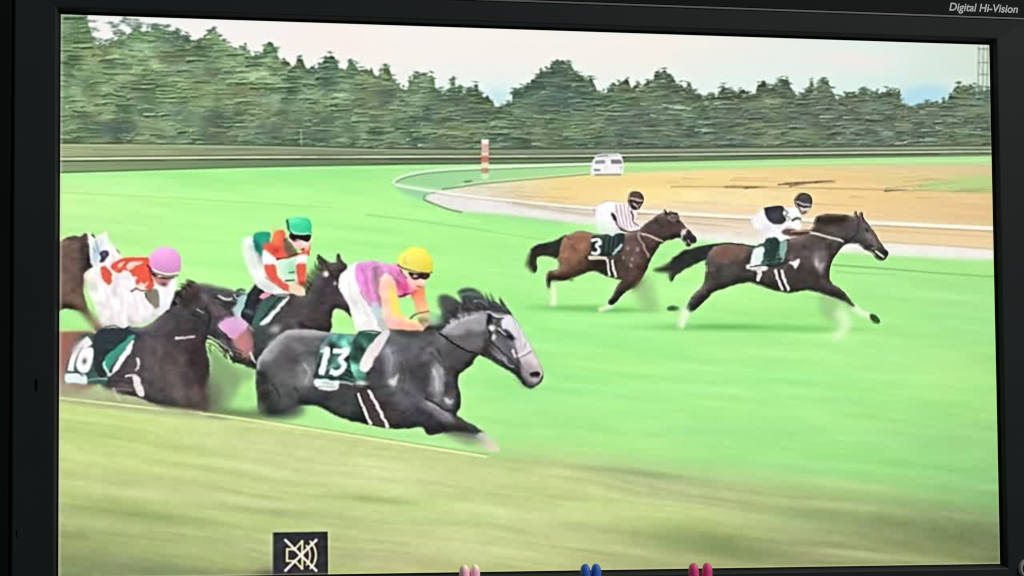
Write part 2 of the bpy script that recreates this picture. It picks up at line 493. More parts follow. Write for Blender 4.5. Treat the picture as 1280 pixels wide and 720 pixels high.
# ---- infield loop: inner turf, sand track and the rails round it
fill([(492, 228), (500, 221), (530, 214), (600, 210), (740, 204.5), (900, 204), (1245, 199), (1245, 214), (900, 213), (740, 218), (660, 223), (600, 229), (552, 236)],
     grad(C(158, 216, 156), (520, 0), C(176, 228, 150), (760, 0)), 1.2, smooth=False)
fill([(494, 232), (512, 234), (534, 241), (532, 250), (520, 248), (504, 242)], C(150, 200, 166), 2, .7)
fill([(500, 232), (545, 246), (580, 263), (640, 272), (700, 282), (700, 262), (620, 250), (545, 237)], C(150, 206, 162), 3, .5)
sand = [(560, 236), (600, 229.5), (660, 223.5), (740, 218), (850, 213.5), (1000, 208), (1245, 205), (1246, 322), (1180, 318), (1060, 309), (1000, 304), (880, 297), (760, 283), (700, 276), (620, 266), (575, 264), (530, 251), (538, 244)]
sm_ = mask_of(sand, 1.2, False)
sandc = field([540, 620, 700, 800, 900, 1050, 1240], [205, 225, 250, 262, 285, 300, 320],
              [[(206, 232, 168), (210, 230, 166), (226, 226, 156), (238, 222, 156), (240, 218, 152), (232, 206, 150), (214, 200, 156)],
               [(226, 234, 206), (228, 226, 190), (244, 220, 150), (248, 220, 146), (246, 218, 148), (240, 206, 142), (224, 196, 142)],
               [(220, 218, 210), (232, 220, 194), (244, 212, 146), (250, 226, 158), (248, 232, 174), (244, 210, 146), (230, 196, 138)],
               [(220, 216, 214), (228, 222, 214), (226, 208, 178), (236, 212, 176), (244, 218, 176), (242, 208, 150), (228, 194, 140)],
               [(214, 222, 206), (226, 224, 220), (232, 228, 222), (238, 226, 212), (236, 220, 196), (240, 216, 178), (228, 196, 144)],
               [(196, 226, 180), (220, 226, 212), (230, 228, 224), (238, 236, 228), (240, 232, 224), (240, 230, 216), (238, 216, 172)],
               [(190, 226, 170), (200, 230, 180), (220, 236, 206), (236, 236, 226), (240, 236, 230), (240, 236, 230), (240, 236, 226)]])


def sand_col(X, Y):
    V = Y - .075 * (X - 620)
    n = noise(X, V, 120, 4.5, 51) * .7 + noise(X, V, 60, 2.2, 52) * .3
    return sandc(X, Y) * .97 + .03 + (n * .022)[..., None]


comp(0, 0, sm_, sand_col, 1., None)
sand_id = reg('dirt_track', spl(sand, True, 2), 'sandy yellow dirt track bending inside the turf')
line([(838, 233.5), (960, 234), (1100, 237), (1245, 240)], 1.3, C(150, 126, 96), a=.6)
line([(980, 230), (1010, 228.2), (1044, 227.4)], 3.6, C(128, 110, 92), 1.4, 1.0, .8)
line([(905, 233.6), (940, 234.4), (958, 233.8)], 2.6, C(126, 106, 84), 1, 1., .7)
line([(960, 233), (1080, 232), (1140, 236)], 1, C(244, 226, 176), a=.7)
fill([(1140, 234), (1190, 224), (1245, 221), (1245, 239), (1180, 238)], C(176, 214, 132), 1.4, .8)
line([(735, 207), (900, 205.8), (1060, 203), (1245, 200)], 1.5, C(222, 240, 190), a=.7)
line([(1080, 270), (1245, 276)], 1, C(216, 186, 140), a=.5)
for q_ in range(90):
    x = rng.uniform(600, 1235)
    t = rng.random()
    up = np.interp(x, [600, 740, 1000, 1245], [230, 219, 210, 206])
    dn = np.interp(x, [600, 760, 1000, 1245], [264, 283, 304, 320])
    y = up + t * (dn - up)
    sl_ = .01 + .085 * t
    L = rng.uniform(16, 80)
    c_ = [(214, 176, 128), (252, 232, 180), (196, 160, 120), (248, 216, 168), (230, 226, 170), (178, 146, 112)][rng.integers(6)]
    line([(x - L / 2, y - sl_ * L / 2), (x, y + rng.uniform(-.5, .5)), (x + L / 2, y + sl_ * L / 2)], rng.uniform(.8, 2.4), C(*c_), .5, .6, rng.uniform(.2, .5), sm_)
for q_ in range(26):
    x, y = rng.uniform(1110, 1240), rng.uniform(216, 240)
    line([(x - 22, y + 2), (x + 22, y - 2)], rng.uniform(1, 2.6), C(*[(190, 222, 140), (236, 222, 160), (160, 190, 116), (150, 140, 104)][rng.integers(4)]), .6, .7, .5, sm_)
for x, y, l in ((985, 230, 26), (1010, 228.4, 34), (1030, 226.6, 24), (996, 231.6, 20), (940, 234.2, 20), (1120, 238, 30)):
    line([(x - l / 2, y + 1), (x, y), (x + l / 2, y - .6)], 2.2, C(112, 94, 80), .6, .5, .8)
fill([(760, 286), (860, 292), (1000, 300), (1100, 304), (1245, 312), (1245, 325), (1120, 320), (1000, 312), (880, 301), (760, 290)], C(240, 235, 230), 1.6, .85)
fill([(1060, 283), (1245, 291), (1245, 309), (1150, 304), (1060, 298)], C(238, 208, 156), 1.6, .75)
# rail of the loop (white) with its dark shadow line
loop_up = [(745, 204.6), (680, 207), (600, 210), (545, 213), (515, 217.5), (498, 223), (491, 229)]
loop_dn = [(491, 230), (510, 234), (542, 239), (580, 244.5), (640, 251), (700, 257), (745, 260.5), (800, 264), (900, 270), (1000, 274.5), (1100, 279), (1245, 286)]
line([(x, y + 2.2) for x, y in loop_up], 1.2, C(104, 140, 104), 2.2, a=.85)
line(loop_up, 2.2, C(240, 250, 230), 2.6, a=.95)
line([(x, y + 2.6) for x, y in loop_dn[5:]], 2.2, C(150, 124, 100), a=.7)
line([(x, y + 2.0) for x, y in loop_dn[2:8]], 1.4, C(128, 120, 108), a=.8)
line(loop_dn, 2.4, C(244, 246, 232), 5.0, a=.95)
reg('white_rail', np.vstack([np.array(loop_up)[::-1] + (0, -1), np.array(loop_up) + (0, 1.4)]), 'white running rail curving round the far bend')
reg('white_rail', np.vstack([np.array(loop_dn) + (0, -1.6), (np.array(loop_dn) + (0, 2))[::-1]]), 'white running rail along the near side of the dirt track')
line([(737, 217.6), (660, 224.4), (600, 230), (574, 234), (552, 236.6)], 1.1, C(96, 120, 84), 1.8, a=.85)
line([(737, 215.8), (660, 222.6), (600, 227.6), (574, 231.4)], 1.3, C(230, 244, 206), a=.75)
line([(580, 227.4), (590, 226.4)], 1.8, C(70, 96, 64), a=.8)
line([(530, 250), (545, 256), (560, 261.5), (578, 265.5)], 1.6, C(84, 96, 80), a=.85)
line([(529, 250), (532, 243.5), (545, 240.6)], 1.4, C(96, 116, 92), a=.7)
fill([(534, 243), (560, 243.5), (620, 251.5), (690, 259.5), (748, 264), (748, 281), (690, 274), (630, 267), (580, 264), (545, 254)], C(234, 231, 230), 1.6, .7)
for x in np.arange(545, 740, 12):
    yy = np.interp(x, [p[0] for p in loop_dn], [p[1] for p in loop_dn])
    line([(x, yy + 2), (x - 1, yy + 9)], 2.4, C(236, 234, 228), 2, 1, .5)
line([(640, 254), (700, 264), (745, 270)], 4, C(206, 184, 150), 5, 1.2, .75)
line([(600, 262), (680, 268), (745, 275)], 5, C(236, 234, 230), 6, 2, .7)
line([(820, 272), (940, 279), (1100, 288), (1245, 297)], 1.6, C(214, 178, 132), a=.5)
line([(1100, 302), (1180, 307), (1245, 311.5)], 2.0, C(206, 180, 132), a=.7)

# ---- striped pole and white minibus
for a_, b_, c_ in ((174, 181, (240, 232, 222)), (181, 190.5, (232, 178, 160)), (190.5, 195, (240, 214, 196)), (195, 203, (212, 116, 96)), (203, 210, (236, 222, 200)), (210, 217, (214, 138, 112)), (217, 224, (206, 236, 190))):
    fill([(601.5, a_), (611, a_), (610.4, b_), (601.8, b_)], C(*c_), .8, .95, smooth=False)
reg('striped_pole', [(601, 174), (611, 174), (610, 223), (602, 223)], 'red and white striped furlong pole before the hedge')
van = [(739, 217), (740, 204), (742, 199), (747, 193.5), (755, 191.4), (770, 191.4), (775, 193), (778, 199), (779, 206), (778, 217), (765, 219), (748, 219)]
fill(van, C(240, 238, 240), .8)
fill([(746, 194), (756, 192), (770, 192), (775, 194), (772, 196), (748, 197)], C(214, 220, 220), .6)
line([(746, 195.6), (760, 194.6)], 1.6, C(110, 112, 110), a=.8)
fill([(744, 200.6), (756, 200), (756, 204.6), (743, 205)], C(142, 138, 144), .6, .9, None, False)
fill([(763, 199.6), (776, 199.4), (778, 205), (764, 205)], C(118, 116, 124), .6, .9, None, False)
line([(757, 193), (757, 216)], .9, C(206, 206, 212), a=.7)
blob(776, 210, 1.2, 1.6, C(200, 150, 140), .8)
line([(748, 192), (772, 191.4)], 1.2, C(90, 100, 88), a=.7)
line([(742, 212.6), (750, 212.8)], 1.8, C(74, 70, 80), a=.9)
line([(743, 218.6), (776, 218.4)], 1.8, C(110, 118, 96), a=.9)
v = reg('minibus', spl(van, True, 3), 'small white minibus parked beyond the dirt track')
reg('window', [(741, 200.4), (757.5, 200.4), (757.5, 204), (741, 204)], None, v)
reg('window', [(763, 200.4), (778, 200.4), (778, 204), (763, 204)], None, v)
# ---- near verge below the running rail (olive, smeared by the pan)
verge_edge = [(60, 495), (180, 508.5), (268, 518), (400, 538), (500, 553.5), (612, 571), (680, 566), (760, 575), (860, 590), (980, 604), (1100, 620), (1180, 630), (1262, 645)]
verge = verge_edge + [(1262, 740), (60, 740)]
vm = np.zeros((CH, CW), np.float32)
y0, x0, m = raster(verge, 90)
mA, mB = blur(m, 1.0), blur(m, 10, 13)
wx = np.clip((XX[y0:y0 + m.shape[0], x0:x0 + m.shape[1]] - 560) / 90, 0, 1)
vm[y0:y0 + m.shape[0], x0:x0 + m.shape[1]] = mA * (1 - wx) + mB * wx
vergec = field([75, 300, 500, 700, 900, 1060, 1240], [500, 560, 600, 640, 680, 722],
               [[(196, 222, 140), (200, 226, 142), (196, 222, 142), (186, 214, 136), (180, 212, 134), (176, 210, 130), (160, 190, 120)],
                [(198, 224, 142), (206, 226, 152), (204, 222, 150), (194, 212, 144), (184, 208, 136), (176, 206, 130), (160, 190, 120)],
                [(196, 216, 140), (200, 217, 150), (204, 222, 152), (192, 208, 142), (184, 204, 138), (174, 192, 126), (150, 176, 112)],
                [(176, 194, 130), (194, 212, 142), (200, 220, 150), (203, 222, 152), (182, 202, 136), (172, 194, 132), (138, 156, 106)],
                [(152, 170, 114), (178, 196, 130), (194, 208, 144), (192, 206, 142), (162, 178, 116), (156, 172, 116), (122, 134, 96)],
                [(126, 142, 96), (156, 170, 112), (188, 198, 132), (184, 196, 132), (152, 166, 108), (150, 162, 108), (114, 126, 90)]])


def verge_col(X, Y):
    V = Y - .13 * (X - 75) + noise(X, Y, 120, 50, 60) * 6
    n = noise(X, V, 150, 11, 61) * .6 + noise(X, V, 80, 5, 62) * .45 + noise(X, V, 40, 2.5, 63) * .15
    g = noise(X, V, 170, 26, 64)
    o = vergec(X, Y) + (n * .056)[..., None]
    o[..., 0] += .004
    o[..., 1] += g * .018 - .016
    o[..., 2] -= .01
    o[..., 2] -= g * .02
    return o


comp(0, 0, vm, verge_col, 1., None)
reg('verge', verge, 'olive grass verge blurred along the bottom of the picture')
for x, y, rx, ry, al in ((880, 676, 60, 9, .5), (930, 690, 50, 8, .5), (1100, 655, 70, 9, .45), (180, 645, 90, 6, .35), (240, 715, 60, 7, .5), (130, 710, 60, 9, .35),
                         (470, 625, 40, 4, .35), (1010, 645, 40, 6, .3), (780, 590, 60, 4, .35), (1180, 672, 60, 12, .4), (700, 622, 30, 3, .2), (340, 640, 50, 4, .25)):
    blob(x, y, rx, ry, C(118, 138, 92), al, 6)
for x, y, rx, ry, al in ((470, 605, 60, 7, .45), (150, 575, 60, 6, .4), (720, 648, 50, 6, .4), (610, 690, 60, 6, .3), (700, 590, 26, 5, .45), (1100, 695, 70, 4, .4), (1060, 606, 50, 5, .4)):
    blob(x, y, rx, ry, C(222, 234, 168), al, 6)

# ------------------------------------------------------------------ horse with the white face (far left)
H0 = [(60, 306), (76, 302), (84, 297), (92, 295), (100, 296), (107, 292), (111, 305), (113, 320), (117, 332), (109, 340), (105, 352), (106, 372), (112, 390),
      (124, 402), (129, 413), (121, 416), (112, 404), (103, 393), (94, 388), (84, 386), (60, 383)]
fill(H0, C(100, 78, 68), .8)
cl = mask_of(H0)
blob(80, 330, 14, 30, C(112, 94, 84), .6, 0, cl)
blob(104, 312, 5, 20, C(62, 52, 50), .7, 0, cl)
blob(90, 296, 14, 4, C(46, 42, 40), .8, 0, cl)
blob(100, 380, 12, 8, C(120, 92, 76), .6, 30, cl)
blob(118, 402, 6, 12, C(168, 140, 110), .6, -30, cl)
blob(84, 384, 14, 4, C(70, 56, 52), .7, 10, cl)
blob(112, 326, 5, 8, C(44, 38, 40), .8, 0, cl)
volume(cl, 6, .2)
dabs(cl, 60, 80)
face = [(107, 290), (112, 293), (118, 297), (126, 293), (133, 290), (136, 300), (143, 309), (150, 317), (153, 324), (146, 334), (136, 338), (124, 338), (116, 332), (112, 316), (110, 304)]
fill(face, C(250, 244, 242), .9)
fcl = mask_of(face)
blob(120, 316, 5, 12, C(150, 190, 205), .7, 15, fcl)
fill([(124, 317), (128, 313.6), (134, 313.4), (136.4, 318), (133, 323), (129, 328), (124, 328), (126, 322)], C(58, 48, 72), .7, .95)
fill([(116, 306), (119, 308), (121, 318), (121, 329), (118, 330), (116, 320)], C(176, 206, 218), 1.4, .5)
line([(119, 300), (122, 310), (124, 318)], 1.3, C(120, 140, 150), a=.8)
line([(136, 314), (142, 322), (140, 332)], 1.3, C(226, 196, 204), a=.8)
blob(130, 318, 2, 2, C(130, 110, 140), .6)
line([(115, 293), (119, 298)], 3, C(50, 66, 52), 1.2, a=.85)
line([(116, 309), (119, 316)], 1.8, C(110, 124, 130), 1, a=.7)
line([(146, 312), (150, 318)], 2, C(90, 100, 88), 1, a=.8)
line([(107, 292), (110, 302)], 2.4, C(66, 52, 50), 1.4, a=.8)
blob(142, 330, 7, 5, C(248, 214, 222), .6, 0, fcl)
h = reg('horse', spl(H0, True, 3), 'brown horse with a white face cut off by the screen edge')
reg('face', spl(face, True, 3), None, h)

# ------------------------------------------------------------------ dark horse of the green-capped rider
H3 = [(236, 360), (246, 354), (262, 356), (276, 360), (300, 366), (320, 366), (350, 364), (362, 366), (378, 369), (385, 358), (392, 350), (397, 343), (400, 332), (398, 324),
      (397, 318), (405, 323), (412, 328), (420, 328), (421, 321), (424, 317), (428, 326), (434, 334), (430, 340), (425, 347), (427, 360),
      (431, 372), (436, 384), (440, 397), (434, 391), (428, 387), (418, 387), (415, 398), (411, 416), (380, 432), (330, 460), (300, 454), (262, 420), (240, 384)]
fill(H3, C(80, 74, 74), .8)
cl = mask_of(H3)
blob(372, 392, 22, 14, C(96, 88, 90), .6, -20, cl)
blob(400, 396, 9, 22, C(62, 56, 58), .6, 10, cl)
blob(404, 356, 8, 18, C(70, 62, 62), .5, 20, cl)
blob(418, 362, 8, 20, C(72, 62, 72), .6, -15, cl)
blob(340, 420, 24, 18, C(84, 92, 90), .6, 0, cl)
blob(360, 420, 16, 5, C(150, 152, 150), .5, -25, cl)
blob(330, 418, 10, 9, C(70, 94, 92), .7, 0, cl)
blob(343, 412, 6, 4, C(206, 200, 204), .7, -20, cl)
blob(380, 364, 14, 5, C(54, 56, 48), .7, -30, cl)
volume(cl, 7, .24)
dabs(cl, 170, -20)
img *= (1 - .08 * cl)[..., None]
line([(375, 405), (392, 411), (410, 409)], 2, C(48, 44, 44), a=.7)
line([(425, 346), (430, 368), (439, 395)], 2, C(40, 36, 38), 1.6, a=.8)
line([(407, 330), (412, 342), (426, 352)], 1.6, C(52, 44, 42), a=.8)
for p in (((398, 320), (401, 326), (408, 328)), ((422, 318), (425, 326), (433, 335)), ((400, 328), (397, 336), (392, 346))):
    line(p, 2.4, C(66, 66, 52), 1.4, a=.8)
for q_ in range(46):
    t = rng.random()
    x, y = 380 + 22 * t, 366 - 36 * t
    l = rng.uniform(4, 10)
    line([(x + 3, y + 2), (x - l * .4, y - l * .3), (x - l * .6, y - l * .9 - 1)], rng.uniform(1, 2.2), C(*[(56, 54, 44), (80, 76, 66), (44, 42, 38)][rng.integers(3)]), .5, .6, .7)
for x, y in ((398, 318), (401, 321), (396, 322), (404, 324)):
    line([(x, y), (x + 3, y + 6), (x + 8, y + 10)], 2, C(70, 68, 52), 1, .6, .8)
blob(407, 342.4, 2.3, 2.3, C(255, 240, 225), 1.)
blob(418, 354.5, 1.8, 2, C(150, 146, 150), .8)
for i in range(60):
    x = rng.uniform(240, 305); y = 356 + (x - 240) * .10 + rng.uniform(0, 20)
    line([(x - 5, y), (x, y - 1.5), (x + 6, y + 1)], rng.uniform(1, 2.6), C(*[(50, 50, 50), (96, 110, 104), (120, 124, 122), (70, 66, 68), (60, 90, 80)][rng.integers(5)]), .8, .6, .6)
line([(272, 370), (284, 374), (290, 372)], 2.4, C(216, 214, 220), 1.5, a=.85)
line([(292, 368), (297, 374), (303, 370)], 1.8, C(190, 200, 200), 1.2, a=.8)
H3_id = reg('horse', spl(H3, True, 3), 'dark brown horse carrying the rider with the green cap')
# saddlecloth and boot
fill([(298, 374), (310, 368), (318, 378), (312, 400), (300, 404), (293, 392)], C(140, 186, 184), 1.2, .9)
fill([(290, 386), (300, 384), (312, 406), (316, 414), (306, 412), (298, 400)], C(190, 206, 212), 1.4, .7)
fill([(331, 372), (342, 369), (358, 368), (346, 384), (334, 400), (326, 408), (314, 408), (318, 394), (325, 382)], C(66, 98, 92), .9)
fill([(352, 377), (361, 370), (356, 379), (346, 390), (338, 400), (330, 406), (325, 406), (331, 398), (342, 388)], C(228, 234, 228), .7)
line([(353, 368), (348, 374), (338, 386), (326, 402)], 1.3, C(34, 44, 42), a=.8)
boot3 = [(320, 355), (326, 360), (331, 366), (326, 374), (319, 384), (317, 396), (312, 407), (304, 399), (301, 393), (306, 380), (309, 368), (314, 361)]
fill(boot3, C(46, 50, 56), .7)
cl = mask_of(boot3)
blob(310, 390, 8, 3, C(90, 110, 120), .7, 20, cl)
blob(317, 370, 4, 8, C(64, 62, 74), .6, 20, cl)
blob(313, 378, 3, 6, C(40, 74, 70), .6, 10, cl)
line([(304, 400), (311, 406)], 1.5, C(160, 172, 180), a=.7)
reg('saddlecloth', spl([(298, 372), (331, 368), (361, 369), (356, 379), (338, 400), (326, 408), (306, 412), (293, 392)], True, 3), None, H3_id)

# ------------------------------------------------------------------ rider: green cap, red and green silks
legs3 = [(305, 300), (313, 296), (320, 300), (326, 312), (331, 330), (336, 346), (346, 356), (358, 362), (362, 368), (350, 370), (338, 367), (328, 362), (320, 356), (313, 342), (307, 328), (303, 314)]
fill(legs3, C(244, 250, 244), 1.0)
cl = mask_of(legs3)
blob(336, 358, 12, 6, C(210, 214, 206), .7, 20, cl)
blob(325, 318, 4, 10, C(120, 140, 140), .8, -20, cl)
blob(306, 320, 4, 16, C(226, 250, 214), .7, -10, cl)
volume(cl, 4, .10)
dabs(cl, 40, 70, amt=.10)
for q_ in ([(312, 306), (316, 324), (324, 344)], [(322, 322), (328, 340), (338, 356)]):
    line(q_, 3, C(208, 214, 212), 1.6, 1.1, .65, cl)
fill([(343, 326), (352, 322), (372, 318), (373, 332), (372, 356), (352, 356), (346, 344)], C(214, 244, 220), 1.0)
blob(365, 336, 6, 8, C(150, 232, 172), .85)
line([(361, 341), (369, 340)], 2.2, C(50, 112, 84), 1.6, a=.85)
line([(356, 351), (368, 350.6)], 2.4, C(44, 70, 62), 1.6, a=.9)
fill([(318, 293), (326, 290), (337, 292), (338, 304), (333, 312), (329, 322), (322, 316), (317, 306)], C(40, 172, 136), .8)
blob(322, 309, 4, 7, C(34, 110, 104), .8, -20)
fill([(342, 292), (348, 288.5), (355, 289), (358, 300), (365, 312), (374, 317), (383, 306), (387, 304), (387, 314), (385, 320), (372, 320), (358, 322), (346, 325), (338, 318), (329, 314), (331, 305), (340, 302)], C(242, 92, 70), .8)
blob(345, 296, 4, 8, C(255, 150, 84), .7, -10)
blob(345, 312, 5, 4, C(200, 52, 40), .6)
fill([(357, 296), (364, 300), (370, 312), (372, 318), (362, 321), (356, 316), (354, 304)], C(112, 108, 88), 1.0, .9)
line([(345, 324), (356, 322.6), (368, 319.4), (374, 317)], 1.8, C(110, 30, 26), 1.2, a=.85)
fill([(329, 313), (338, 319), (345.5, 324), (344.5, 331.5), (336, 331), (328.5, 330)], C(246, 244, 250), .8)
fill([(329, 331.5), (337, 331), (344.5, 332), (345.5, 343), (354, 352), (364, 359), (364.5, 364), (357, 364), (346, 356), (336, 349), (331, 340)], C(244, 92, 74), .8)
line([(331, 346), (340, 353), (356, 363.6)], 1.3, C(120, 36, 34), a=.7)
fill([(372, 319.5), (383, 318), (382.4, 329.6), (371.4, 330)], C(250, 246, 252), .7, smooth=False)
fill([(371.2, 330.4), (382, 330.4), (382.4, 342), (381, 353), (376, 356), (371, 350)], C(242, 94, 76), .8)
blob(377, 355, 6, 3, C(150, 40, 44), .7)
fill([(362, 357), (368, 354), (374, 358), (380, 362), (382, 368), (376, 370), (367, 367), (362, 364)], C(246, 212, 186), .8)
line([(332, 366), (342, 369), (354, 368.6), (364, 368)], 1.6, C(60, 34, 40), a=.8)
fill([(324, 371), (330, 366), (338, 366.6), (336, 371), (328, 373)], C(232, 130, 160), .7)
fill([(362, 297), (387, 297), (388, 304), (384, 312), (376, 312.6), (367, 306)], C(246, 200, 190), .7)
blob(381, 304, 3, 3, C(255, 226, 220), .8)
blob(378, 311.4, 3, 1.5, C(120, 50, 56), .9)
fill([(362, 292), (376, 294), (388, 293.4), (387, 300), (382, 302.6), (376, 301), (369, 302), (363, 298)], C(44, 36, 36), .6)
blob(371, 300.4, 2.6, 1.2, C(190, 150, 150), .8)
cap3 = [(360, 275), (365, 272.6), (374, 271.4), (384, 273), (388.4, 278), (389.4, 286), (388.5, 292.4), (376, 292.6), (366, 290.4), (361, 286)]
fill(cap3, C(62, 210, 150), .7)
cl = mask_of(cap3)
blob(368, 276, 7, 3, C(104, 230, 170), .7, 0, cl)
blob(385, 284, 4, 7, C(50, 196, 150), .6, 0, cl)
volume(cl, 5, .12, ns=.3)
line([(361, 286), (368, 290.8), (378, 293), (388, 292)], 1.8, C(176, 240, 206), a=.9)
line([(359.4, 274), (360, 285), (366, 292), (378, 294.8), (388, 294)], 2, C(40, 54, 48), a=.9)
P3 = reg('person', spl([(318, 292), (332, 291), (346, 288), (358, 288), (360, 275), (374, 271), (388, 276), (389, 294), (386, 312), (386, 330), (382, 354), (382, 368), (366, 369), (350, 370), (330, 368), (312, 408), (301, 393), (310, 366), (317, 354), (304, 320), (306, 298)], True, 3),
         'jockey in a green cap with red, green and white silks crouching over the reins')
reg('cap', spl(cap3, True, 3), None, P3)
reg('boot', spl(boot3, True, 3), None, P3)
reg('goggles', spl([(362, 294), (376, 296), (388, 295), (387, 300), (382, 302.6), (376, 301), (369, 302), (363, 298)], True, 2), None, P3)

# ------------------------------------------------------------------ dark horse number 16
R16 = [(60, 414), (76, 415), (100, 414), (118, 416), (124, 430), (118, 482), (60, 490)]
fill(R16, C(158, 104, 92), 1.2)
blob(84, 478, 14, 10, C(176, 158, 140), .7)
blob(80, 430, 14, 10, C(168, 104, 96), .6)
fill([(60, 482), (100, 484), (180, 498), (268, 514), (268, 524), (60, 500)], C(170, 172, 140), 2.0, .8)
for q_, c_, a_ in (([(262, 440), (276, 444), (290, 456), (300, 470), (296, 490), (280, 512), (262, 512)], (126, 150, 110), .75), ([(262, 480), (274, 478), (276, 500), (270, 516), (258, 516)], (100, 104, 84), .7),
                   ([(264, 508), (300, 512), (334, 514), (336, 524), (300, 522), (266, 518)], (92, 108, 76), .8), ([(284, 462), (300, 458), (318, 462), (314, 474), (292, 478)], (140, 168, 116), .6)):
    fill(q_, C(*c_), 3.5, a_)  # smeared legs, plus a painted dark shadow along the rail
H16 = [(119, 416), (150, 410), (180, 408), (196, 398), (206, 386), (214, 374), (222, 366), (232, 357), (240, 351), (247, 355), (258, 364), (268, 374), (278, 384),
       (292, 396), (304, 402), (312, 410), (316, 424), (319, 440), (320, 452), (312, 455), (300, 455), (291, 450), (284, 440), (272, 430), (263, 424), (257, 428), (260, 446),
       (262, 466), (260, 488), (261, 514), (240, 516), (214, 512), (192, 505), (176, 498), (150, 492), (128, 482), (119, 460)]
fill(H16, C(92, 84, 88), .8)
cl = mask_of(H16)
blob(190, 440, 26, 26, C(104, 96, 100), .7, 0, cl)
blob(216, 470, 12, 34, C(86, 76, 78), .6, -15, cl)
blob(222, 490, 7, 24, C(136, 118, 112), .5, -18, cl)
blob(198, 470, 8, 22, C(132, 118, 112), .45, -25, cl)
blob(246, 450, 12, 34, C(70, 60, 60), .7, 0, cl)
blob(248, 496, 8, 18, C(98, 84, 80), .6, 0, cl)
blob(228, 404, 16, 18, C(78, 72, 78), .7, 0, cl)
blob(236, 366, 14, 10, C(76, 70, 68), .8, 20, cl)
blob(214, 378, 12, 6, C(54, 52, 52), .8, -45, cl)
blob(252, 400, 10, 16, C(68, 62, 68), .7, 0, cl)
blob(270, 388, 14, 6, C(104, 92, 100), .7, 40, cl)
blob(150, 418, 28, 6, C(48, 52, 58), .7, -3, cl)
blob(160, 484, 26, 7, C(120, 112, 100), .7, 10, cl)
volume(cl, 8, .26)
fill([(206, 452), (216, 458), (226, 476), (232, 500), (226, 508), (216, 496), (206, 474)], C(134, 118, 110), 3, .55, cl)  # chest highlight painted as a paler streak
fill([(180, 430), (196, 424), (206, 440), (196, 462), (184, 458)], C(116, 108, 110), 4, .6, cl)
fill([(234, 438), (250, 430), (258, 450), (260, 480), (252, 488), (242, 470)], C(62, 52, 52), 3, .7, cl)
fill([(236, 488), (246, 482), (254, 494), (254, 512), (240, 512)], C(120, 102, 92), 3, .6, cl)
fill([(222, 378), (232, 364), (244, 358), (252, 366), (246, 376), (232, 386)], C(66, 60, 58), 2, .75, cl)
line([(236, 354), (226, 362), (214, 376), (204, 390)], 6, C(46, 44, 46), 4, 1.4, .8, cl)
line([(250, 366), (264, 380), (272, 396)], 3, C(120, 108, 116), 2, 1.2, .7, cl)
line([(256, 384), (262, 396), (258, 414)], 3, C(52, 46, 52), 2, 1., .8, cl)
line([(238, 392), (250, 398), (262, 412)], 2, C(54, 48, 50), 1.6, .8, .8, cl)
dabs(cl, 200, 65, amt=.12)
img *= (1 - .15 * cl)[..., None]
line([(128, 476), (160, 478), (172, 480)], 3, C(58, 58, 60), 2, a=.8, clip=cl)
line([(140, 486), (165, 488)], 2, C(140, 134, 118), a=.6, clip=cl)
blob(275, 436, 13, 8, C(96, 100, 96), .7, 35, cl)
blob(300, 448, 12, 5, C(70, 72, 66), .7, 0, cl)
fill([(290, 422), (298, 413), (309, 409), (314, 420), (317, 434), (312, 448), (302, 446), (294, 436)], grad(C(190, 122, 122), (292, 420), C(150, 104, 104), (314, 446)), 2.0, .95, cl)
blob(313, 424, 5, 10, C(110, 96, 100), .6, -10, cl)
blob(306, 428, 8, 8, C(204, 128, 124), .6, 0, cl)
for q_ in range(60):
    t = rng.random()
    x, y = 206 + 34 * t, 388 - 36 * t
    l = rng.uniform(5, 11)
    line([(x + 4, y + 3), (x - l * .3, y - l * .2), (x - l * .8, y - l * .4)], rng.uniform(1.2, 2.6), C(*[(48, 46, 46), (70, 66, 66), (40, 40, 42), (92, 88, 86)][rng.integers(4)]), .5, .6, .7)
nose = [(272, 409), (276, 402), (284, 397.4), (293, 396.4), (302, 399), (309, 405), (307, 411), (300, 416), (295, 422), (288, 423), (281, 418), (276, 414)]
fill(nose, C(216, 164, 206), 1.4)
ncl = mask_of(nose)
blob(292, 404, 9, 6, C(222, 176, 218), .7, 0, ncl)
blob(286, 417, 7, 5, C(196, 136, 180), .6, 0, ncl)
line([(260, 420), (272, 427), (288, 438)], 1.8, C(200, 196, 190), 1.4, a=.8)
line([(268, 436), (280, 443), (290, 441)], 1.8, C(196, 188, 176), 1.4, a=.7)
line([(288, 449), (300, 452), (308, 448)], 1.6, C(50, 44, 44), a=.8)
line([(312, 440), (316, 448), (319, 454)], 2.2, C(236, 232, 230), 1.4, a=.9)
line([(258, 428), (268, 432), (284, 447)], 1.2, C(46, 44, 44), a=.8)
line([(272, 409), (281, 418), (288, 425)], 1.8, C(40, 34, 40), a=.85)
for q_ in range(46):
    x, y = rng.uniform(258, 300), rng.uniform(414, 452)
    if y < 408 + (x - 258) * .72 or y > 436 + (x - 258) * .55:
        continue
    an = rng.normal() * .5 + .6
    l = rng.uniform(2, 7)
    line([(x - l * math.cos(an), y - l * math.sin(an)), (x + l * math.cos(an), y + l * math.sin(an))], rng.uniform(1, 2.4), C(*[(60, 58, 58), (150, 150, 144), (116, 110, 104), (196, 190, 184), (84, 98, 88), (44, 40, 42)][rng.integers(6)]), 1, .6, .75)
line([(219, 423), (230, 422), (244, 420.5)], 3, C(222, 216, 220), 1.6, a=.9)
line([(228, 421), (242, 424)], 1.6, C(60, 56, 60), a=.6)
line([(246, 387), (254, 391)], 2, C(170, 152, 140), 1.4, a=.8)
line([(171, 448), (173, 456), (170, 464)], 3.4, C(214, 202, 198), 1.4, a=.85)
fill([(166, 470), (172, 470), (178, 484), (180, 494), (174, 495), (168, 484)], C(226, 216, 216), .9)
